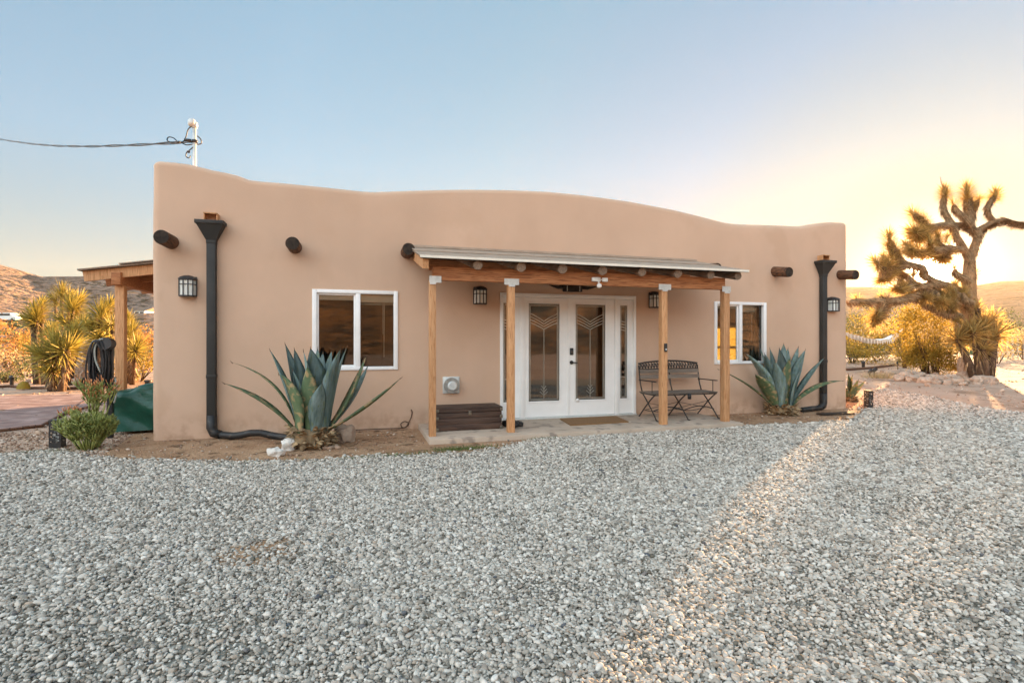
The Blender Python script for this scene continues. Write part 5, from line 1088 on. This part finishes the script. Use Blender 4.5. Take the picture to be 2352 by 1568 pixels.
# patio cover
YC = 1.05
t = thing('patio_cover', 'lean-to cedar patio cover at the left end of the house', 'patio roof', (-3.3, YC, 0))
pl, pr = W(192, 627, YC), W(352, 611, YC); pr = pl + (pr - pl) * 1.9
x = W(274, 700, YC).x; zb_ = W(274, 655, YC).z
b = MB(); b.box((x - .062, YC, .045), (x + .062, YC + .12, zb_), ch=.005); b.build('post', M['cedar'], t, angle=40)
b = MB(); b.box((x - .062, YC + 2.6, .045), (x + .062, YC + 2.72, zb_), ch=.005); b.build('post', M['cedar'], t, angle=40)
b = MB(); b.box((x - .06, YC - .12, zb_), (x + .06, YC + 5.5, zb_ + .19), ch=.004); b.build('beam', M['beamwood'], t, angle=40)
sl = (pr.z - pl.z) / (pr.x - pl.x); dn = Vector((1, 0, sl)).normalized()
for k in range(8):
    yy = YC - .03 + k * .72; b = MB(); p = Vector((pl.x + .02, yy, pl.z - .055)); q = Vector((X0 - .01, yy, p.z + (X0 - .01 - p.x) * sl)); b.beam(p, q, .05, .15)
    # a shaped tail end
    b.build('rafter', M['cedar'] if k == 0 else M['beamwood'], t, smooth=False)
b = MB(); b.add([(pl.x - .03, YC - .12, pl.z + .022), (X0 - .01, YC - .12, pl.z + .022 + (X0 - pl.x) * sl), (X0 - .01, YC + 5.6, pl.z + .022 + (X0 - pl.x) * sl), (pl.x - .03, YC + 5.6, pl.z + .022), (pl.x - .03, YC - .12, pl.z + .045), (X0 - .01, YC - .12, pl.z + .045 + (X0 - pl.x) * sl), (X0 - .01, YC + 5.6, pl.z + .045 + (X0 - pl.x) * sl), (pl.x - .03, YC + 5.6, pl.z + .045)], [(0, 3, 2, 1), (4, 5, 6, 7), (0, 1, 5, 4), (1, 2, 6, 5), (2, 3, 7, 6), (3, 0, 4, 7)]); b.build('roof_sheet', M['oldwood'], t, smooth=False)
b = MB(); b.add([(pl.x + .5, YC - .14, pl.z + .06 + .5 * sl), (X0 - .01, YC - .14, pl.z + .06 + (X0 - pl.x) * sl), (X0 - .01, YC + 5.6, pl.z + .06 + (X0 - pl.x) * sl), (pl.x + .5, YC + 5.6, pl.z + .06 + .5 * sl), (pl.x + .5, YC - .14, pl.z + .075 + .5 * sl), (X0 - .01, YC - .14, pl.z + .075 + (X0 - pl.x) * sl), (X0 - .01, YC + 5.6, pl.z + .075 + (X0 - pl.x) * sl), (pl.x + .5, YC + 5.6, pl.z + .075 + .5 * sl)], [(0, 3, 2, 1), (4, 5, 6, 7), (0, 1, 5, 4), (1, 2, 6, 5), (2, 3, 7, 6), (3, 0, 4, 7)]); b.build('roof_flashing', M['roofmetal'], t, smooth=False)
# tarp-covered furniture
pa, pb = W(262, 990, .72), W(360, 990, .72); b = MB(); n1, n2 = 40, 26; x0, x1 = pa.x, X0 - .03; vs = []; fs = []
zl, zr = W(266, 905, .72).z, W(345, 881, .72).z
U_ = [0, .0, .06, .12] 
def tarp(u, v):            # u along the front, v round the section from the front foot over the top to the back foot
    x = x0 + (x1 - x0) * u; top = zl + (zr - zl) * min(1, u * 1.15); 
    if v < .45: s = v / .45; y = .66 + .04 * s; z = .05 + (top - .05) * s
    elif v < .55: s = (v - .45) / .1; y = .70 + .06 * s; z = top + .02 * math.sin(s * 3.14)
    elif v < .8: s = (v - .55) / .25; y = .76 + .42 * s; z = top + .03
    else: s = (v - .8) / .2; y = 1.18 + .0 * s; z = top * (1 - s) + .05 * s
    q = noise.noise(Vector((x * 2.2, y * 2, z * 6 + x * 4))) * .05 + noise.noise(Vector((x * 5, y * 4, z * 14))) * .015
    return (x, y - q * (1 if v < .5 else 0) - .05 * math.sin(z * 9 + x * 5) * (v < .45), z + q * .6 * (v > .44) * (v < .85))
for i in range(n1 + 1):
    for j in range(n2 + 1): vs.append(tarp(i / n1, j / n2))
for i in range(n1):
    for j in range(n2): fs.append((i * (n2 + 1) + j, (i + 1) * (n2 + 1) + j, (i + 1) * (n2 + 1) + j + 1, i * (n2 + 1) + j + 1))
fs.append(tuple(range(n2, -1, -1))); fs.append(tuple(n1 * (n2 + 1) + j for j in range(n2 + 1)))
b.add(vs, fs); tag(b.build('covered_grill', M['tarp']), 'grill wrapped in a dark green tarp against the left house corner', 'covered grill')
# hose post and hose
hp = G(252, 1000); yh = W(252, 900, hp.y + .0); hy = .45
x = W(253, 900, hy).x; q = lambda px, py, dy=0.0: W(px, py, hy + dy)
t = thing('hose_stand', 'black metal hose post with spigot in front of the patio post', 'hose stand', (x, hy, 0))
b = MB(); b.box((x - .035, hy - .03, 0), (x + .035, hy + .04, q(253, 786).z), ch=.006); b.build('post', M['black'], t, angle=40)
b = MB(); p = q(240, 790, -.09); b.tube([(p.x + .04, hy - .04, p.z), (p.x + .04, hy - .20, p.z + .01)], .085, n=20, cap=True); b.build('hanger', M['black'], t, angle=40)
b = MB(); p = q(263, 870, -.05); b.tube([(x + .03, hy, p.z), (p.x, hy - .06, p.z), (p.x, hy - .06, p.z - .04)], .016, n=8); b.tube([(p.x - .03, hy - .07, p.z + .02), (p.x + .03, hy - .07, p.z + .02)], .010, n=8); b.build('spigot', M['brass'], t)
hz_t = q(240, 783).z
t = thing('garden_hose', 'black garden hose hanging in long coils on the hose post', 'hose', (x, hy - .12, hz_t)); b = MB()
for k in range(15):
    cx = q(238, 800).x + rnd.uniform(-.03, .035); wd_ = rnd.uniform(.06, .10); bot = q(240, rnd.uniform(880, 912)).z if k > 3 else q(240, rnd.uniform(850, 875)).z; y_ = hy - .06 - .011 * k; top = hz_t + rnd.uniform(-.02, .02); P_ = []
    for i in range(25):
        a = 2 * math.pi * i / 24; sq = math.sin(a); z = (top + bot) / 2 + (top - bot) / 2 * (sq if abs(sq) < .999 else sq); P_.append((cx + wd_ * math.cos(a) * (1 + .25 * math.sin(a + k)), y_ + .01 * math.sin(3 * a), z))
    b.tube(P_, .0115, n=6, cap=False)
b.build('coil', M['hose'], t)
b = MB(); b.tube(smooth_pts([q(237, 778, -.2), q(226, 782, -.2), q(218, 800, -.2), q(219, 825, -.2), q(228, 848, -.2), q(236, 862, -.18)]), .012, n=6); b.tube(smooth_pts([q(264, 868, -.1), q(268, 885, -.12), q(267, 905, -.12), q(262, 925, -.12)]), .011, n=6); b.build('loose_end', M['hosepale'], t)
# rock chimney-like stone pile
c = G(205, 887); dd_ = (c - EYE).dot(FWD); t = thing('stone_cairn', 'tall pale cairn of stacked rocks left of the hose post', 'cairn', tuple(c))
r_ = random.Random(9)
for k, (rr, zz) in enumerate([(.36, .14), (.33, .38), (.30, .60), (.26, .80), (.22, 1.0), (.16, 1.18), (.10, 1.32)]):
    b = MB(); n = max(1, int(rr * 16))
    for i in range(n):
        a = 6.283 * i / n + k; b.rock((c.x + math.cos(a) * rr * .55, c.y + math.sin(a) * rr * .55, zz), .17 * r_.uniform(.8, 1.2), .15, .15, i + k * 5, 2, rough=.3)
    b.build('rock', M['rock'], t, angle=35)
# small rocks and cactus at the left
for (px, py, s, lb) in [(165, 873, .22, 'white boulder beneath the front yucca'), (140, 868, .12, 'small white stone left of the boulder under the yuccas'), (290, 836, .42, 'tall sunlit orange rock just right of the patio post'), (318, 806, .2, 'small pale rock beyond the green-gold bush'), (70, 875, .14, 'grey stone between the left path lights')]:
    c = G(px, py + 4); b = MB(); b.rock((c.x, c.y, s * .4), s, s * .7, s * (.5 if s != .42 else 1.3), int(px), 3, rough=.3); tag(b.build('rock', M['rock'], angle=35), lb, 'rock')
for (px, py, lb) in [(54, 899, 'round yellow-green barrel cactus between the two left path lights'), (128, 899, 'round yellow-green barrel cactus right of the tall path light')]:
    c = G(px, py - 4); b = MB(); n = 28; vs = []; fs = []
    for i in range(9):
        th = math.pi * .5 * i / 8
        for k in range(n): a = 2 * math.pi * k / n; r = .14 * math.cos(th) * (1 + .10 * (k % 2)) + .003; vs.append((c.x + r * math.cos(a), c.y + r * math.sin(a), .03 + .21 * math.sin(th)))
    for i in range(8):
        for k in range(n): fs.append((i * n + k, i * n + (k + 1) % n, (i + 1) * n + (k + 1) % n, (i + 1) * n + k))
    b.add(vs, fs); tag(b.build('barrel_cactus', M['leafyel']), lb, 'cactus', 'barrel cacti beyond the patio')
# path lights
def pathlight(px, py0, py1, lb, wpx=12, grp='short dark path lights'):
    c = G(px, py1); d_ = (c - EYE).dot(FWD); h = (py1 - py0) / F * d_; r = wpx / 2 / F * d_; t = thing('path_light', lb, 'path light', tuple(c), grp)
    b = MB(); b.ring([(r * .8, 0), (r * .8, h * .75), (r * .75, h * .76)], c, n=12); b.build('post', M['vigaend'], t)
    b = MB(); b.ring([(r, h * .76), (r * 1.05, h * .82), (r * 1.05, h * .97), (.001, h)], c, n=12); b.build('lamp_cap', M['black'], t)
    return t
pathlight(27, 862, 888, 'slim black path light at the far left of the gravel strip', 9); pathlight(47, 840, 862, 'path light farther back between the left shrub and the yucca', 12); pathlight(108, 865, 893, 'tall slim path light left of the right barrel cactus', 8); pathlight(193, 867, 893, 'stout path light in front of the stone cairn', 15); pathlight(340, 872, 890, 'dark path light peeping over the tarp by the wall', 16)
pathlight(1963, 801, 815, 'path light directly under the hammock', 7); pathlight(2045, 797, 815, 'path light just left of the hammock post', 7); pathlight(1983, 829, 848, 'dark path light on the log edging near the house', 8)
def spot(px, py, py1, lb):
    c = G(px, py1); d_ = (c - EYE).dot(FWD); h = (py1 - py) / F * d_; t = thing('solar_spotlight', lb, 'spotlight', tuple(c), 'solar spotlights staked in the sand')
    b = MB(); b.tube([(c.x, c.y, 0), (c.x, c.y, h * .7)], .018, n=6); b.build('stake', M['vigaend'], t)
    b = MB(); b.tube([(c.x - .06, c.y, h * .68), (c.x + .06, c.y - .03, h)], [.05, .075], n=10); b.build('lamp_head', M['black'], t)
spot(2008, 846, 866, 'solar spotlight just right of the agave at the house corner'); spot(1998, 850, 866, 'smaller solar spotlight standing left of its twin'); spot(2062, 828, 848, 'solar spotlight standing alone left of the yellow bush')
# perforated metal lanterns
def luminary(px, py0, py1, wpx, lb, seed):
    c = G(px, py1); d_ = (c - EYE).dot(FWD); h = (py1 - py0) / F * d_; w_ = wpx / F * d_ / 2; t = thing('perforated_lantern', lb, 'garden lantern', tuple(c)); r_ = random.Random(seed)
    b = MB(); y0 = c.y - w_; nx, nz_ = 7, 17; cell = 2 * w_ / nx; ch = h * .80 / nz_
    for side in range(4):
        ang = side * math.pi / 2
        def P(u, z, o=0): 
            lx, ly = u, -w_; ca, sa = math.cos(ang), math.sin(ang); return (c.x + lx * ca - ly * sa, c.y + lx * sa + ly * ca, z)
        for j in range(nz_):
            for i in range(nx):
                z0_ = h * .17 + j * ch; u0 = -w_ + i * cell
                if 0 < i < nx - 1 and 0 < j < nz_ - 1 and r_.random() < .42: continue
                b.add([P(u0, z0_), P(u0 + cell, z0_), P(u0 + cell, z0_ + ch), P(u0, z0_ + ch)], [(0, 1, 2, 3)])
        b.add([P(-w_, 0), P(w_, 0), P(w_, h * .17), P(-w_, h * .17)], [(0, 1, 2, 3)]); b.add([P(-w_, h * .97), P(w_, h * .97), P(w_, h), P(-w_, h)], [(0, 1, 2, 3)])
    b.build('shell', M['black'], t, smooth=False)
    b = MB(); b.box((c.x - w_ * .55, c.y - w_ * .55, .0), (c.x + w_ * .55, c.y + w_ * .55, h * .9)); b.build('inner_glass', M['galv'], t, smooth=False)
    b = MB(); b.box((c.x - w_ * 1.02, c.y - w_ * 1.02, h), (c.x + w_ * 1.02, c.y + w_ * 1.02, h + .008)); b.build('lid', M['black'], t, smooth=False)
luminary(132, 964, 1028, 23, 'black perforated metal lantern left of the pencil cactus', 1)
luminary(1995, 897, 938, 13, 'black perforated metal lantern at the gravel edge right of the house', 2)
# hammock right
pA = Z(1890, 740, 26.5); pB = Z(2078, 748, 27.0); hs_ = [Z(1925, 758, 26.6), Z(1960, 778, 26.7), Z(2000, 789, 26.8), Z(2035, 784, 26.9), Z(2062, 766, 27)]
t = thing('hammock', 'white fringed hammock slung between posts right of the house', 'hammock', tuple(hs_[2]))
b = MB(); P_ = smooth_pts(hs_, 6); vs = []; fs = []; n = len(P_)
for i, p in enumerate(P_):
    e = math.sin(math.pi * (i + 1.5) / (n + 2)); 
    for k in range(7): s = (k - 3) / 3; vs.append(p + Vector((s * .12, s * .40 * e, .20 * s * s * e + .02 * math.sin(i * 1.3 + k))))
for i in range(n - 1):
    for k in range(6): fs.append((i * 7 + k, (i + 1) * 7 + k, (i + 1) * 7 + k + 1, i * 7 + k + 1))
b.add(vs, fs); b.build('bed', M['vinyl'], t)
b = MB()
for k in range(7):
    s = (k - 3) / 3; b.tube([pA, P_[0] + Vector((s * .1, s * .25, 0))], .012, n=4); b.tube([pB, P_[-1] + Vector((s * .1, s * .2, 0))], .012, n=4)
b.build('cords', M['vinyl'], t)
b = MB()
for i in range(1, n - 1):
    for s in (-1,): p = Vector(vs[i * 7]); b.add([p, p + Vector((.16, 0, 0)), p + Vector((.08, 0, -.22 - .1 * rnd.random()))], [(0, 1, 2)])
b.build('fringe', M['blind'], t, smooth=False)
for (px, py0, lb) in [(2078, 742, 'short wooden hammock post by the yellow bush'), (1888, 738, 'wooden hammock post behind the house corner')]:
    c = Z(px, 784, 27.0); z1 = 1.375 + (784 - py0) / F * 27; b = MB(); b.tube([(c.x, c.y, -.05), (c.x, c.y, z1)], [.10, .09], n=10, jit=.05); o = b.build('hammock_post', M['viga']); tag(o, lb, 'post', 'hammock posts')
b = MB(); ps = [G(a, c_) for a, c_ in [(1900, 852), (1950, 851), (2000, 847), (2040, 842), (2085, 836), (2110, 834)]]; b.tube([Vector((p.x, p.y, .04)) for p in ps], .07, n=8, jit=.1); tag(b.build('log_edging', M['viga']), 'low dark log edging crossing the sand under the hammock', 'edging')
# log edging on the left
b = MB(); ps = [G(a, c_) for a, c_ in [(-60, 896), (20, 889), (60, 893), (150, 894), (240, 893)]]; b.tube([Vector((p.x, p.y, .03)) for p in ps], .04, n=8, jit=.1); tag(b.build('log_edging', M['viga']), 'low dark log edging behind the left patio paving', 'edging')
# far van and far houses at left
c = Z(26, 727, 92); t = thing('camper_van', 'white camper van parked far away at the left edge', 'van', (c.x, c.y, 4.5)); b = MB(); gx = RGT
zc_ = c.z
def vbox(mb, u0, u1, z0, z1, dy=0.0): 
    o_ = Vector((c.x, c.y, 0)); mb.obox(o_ + gx * (u0 + u1) / 2 + UP * (z0 + z1) / 2 + FWD * dy, gx * (u1 - u0) / 2, FWD * 1.0, UP * (z1 - z0) / 2)
b.add([tuple(Vector((c.x, c.y, 0)) + gx * u * .6 + UP * (zc_ + z * .65) + FWD * d_) for d_ in (-1, 1) for u, z in [(-2.6, -.9), (2.8, -.9), (2.8, -.1), (1.9, .15), (1.2, .95), (-2.3, 1.0), (-2.6, .2)]], [tuple(range(7)), tuple(range(13, 6, -1))] + [(i, 7 + i, 7 + (i + 1) % 7, (i + 1) % 7) for i in range(7)]); b.build('body', M['white'], t, smooth=False)
b = MB(); b.obox(Vector((c.x, c.y, 0)) + gx * -.2 + UP * (zc_ + .3) - FWD * 1.01, gx * .9, FWD * .01, UP * .18); b.build('window', M['plastic'], t, smooth=False)
for s in (-1.0, 1.05):
    b = MB(); p = Vector((c.x, c.y, 0)) + gx * s + UP * (zc_ - .58); b.tube([p - FWD * 1.03, p + FWD * 1.03], .25, n=14); b.build('wheel', M['plastic'], t)
for (px, py, dist, w_, h_, lb) in [(337, 722, 130, 2.6, 1.5, 'tiny white house on the far slope beside the house wall'), (322, 733, 122, 1.7, .8, 'tiny pale shed below the far white house')]:
    c = Z(px, py, dist); t = thing('distant_house', lb, 'house', tuple(c)); b = MB(); o_ = Vector(c)
    b.obox(o_, RGT * w_ / 2, FWD * 2.5, UP * h_ / 2); b.build('wall', M['white'], t, smooth=False)
    b = MB(); e = .3; b.add([tuple(o_ + RGT * u + FWD * v + UP * z) for u, v, z in [(-w_ / 2 - e, -2.8, h_ / 2), (w_ / 2 + e, -2.8, h_ / 2), (w_ / 2 + e, 2.8, h_ / 2), (-w_ / 2 - e, 2.8, h_ / 2), (-w_ / 2 - e, 0, h_ / 2 + .9), (w_ / 2 + e, 0, h_ / 2 + .9)]], [(0, 1, 5, 4), (2, 3, 4, 5), (0, 4, 3), (1, 2, 5), (0, 3, 2, 1)]); b.build('roof', M['oldwood'], t, smooth=False)
    for s in (-.25, .2):
        b = MB(); b.obox(o_ + RGT * w_ * s - FWD * 2.52, RGT * .45, FWD * .02, UP * .5); b.build('window', M['plastic'], t, smooth=False)
# far paddock fence at right
t = None; fb = Z(2322, 784, 44)
t = thing('paddock_fence', 'faint pale post fence in the haze at the right edge', 'fence', (fb.x, fb.y, 0)); 
for k in range(9):
    p = Z(2290 + k * 12, 784, 43 + k * .4); b = MB(); b.box((p.x - .05, p.y - .05, -.1), (p.x + .05, p.y + .05, 1.9)); b.build('post', M['galv'], t, smooth=False)
b = MB(); pA = Z(2288, 784, 43); pB = Z(2390, 784, 46.4)
for zz in (.5, 1.1, 1.75): b.beam((pA.x, pA.y, zz), (pB.x, pB.y, zz), .04, .08)
b.build('rail', M['galv'], t, smooth=False)
# ================================================================ EVENING HAZE
b = MB(); b.box((-1450, -1450, -3), (1450, 1450, 175))
m = bpy.data.materials.new('haze'); m.use_nodes = True; N = m.node_tree.nodes; N.remove(N['Principled BSDF'])
pv = N.new('ShaderNodeVolumePrincipled'); pv.inputs['Color'].default_value = (1.0, .86, .68, 1); pv.inputs['Density'].default_value = .00016; pv.inputs['Anisotropy'].default_value = .35
m.node_tree.links.new(pv.outputs[0], N['Material Output'].inputs['Volume'])
hz = b.build('haze', m, smooth=False); tag(hz, kind='stuff')
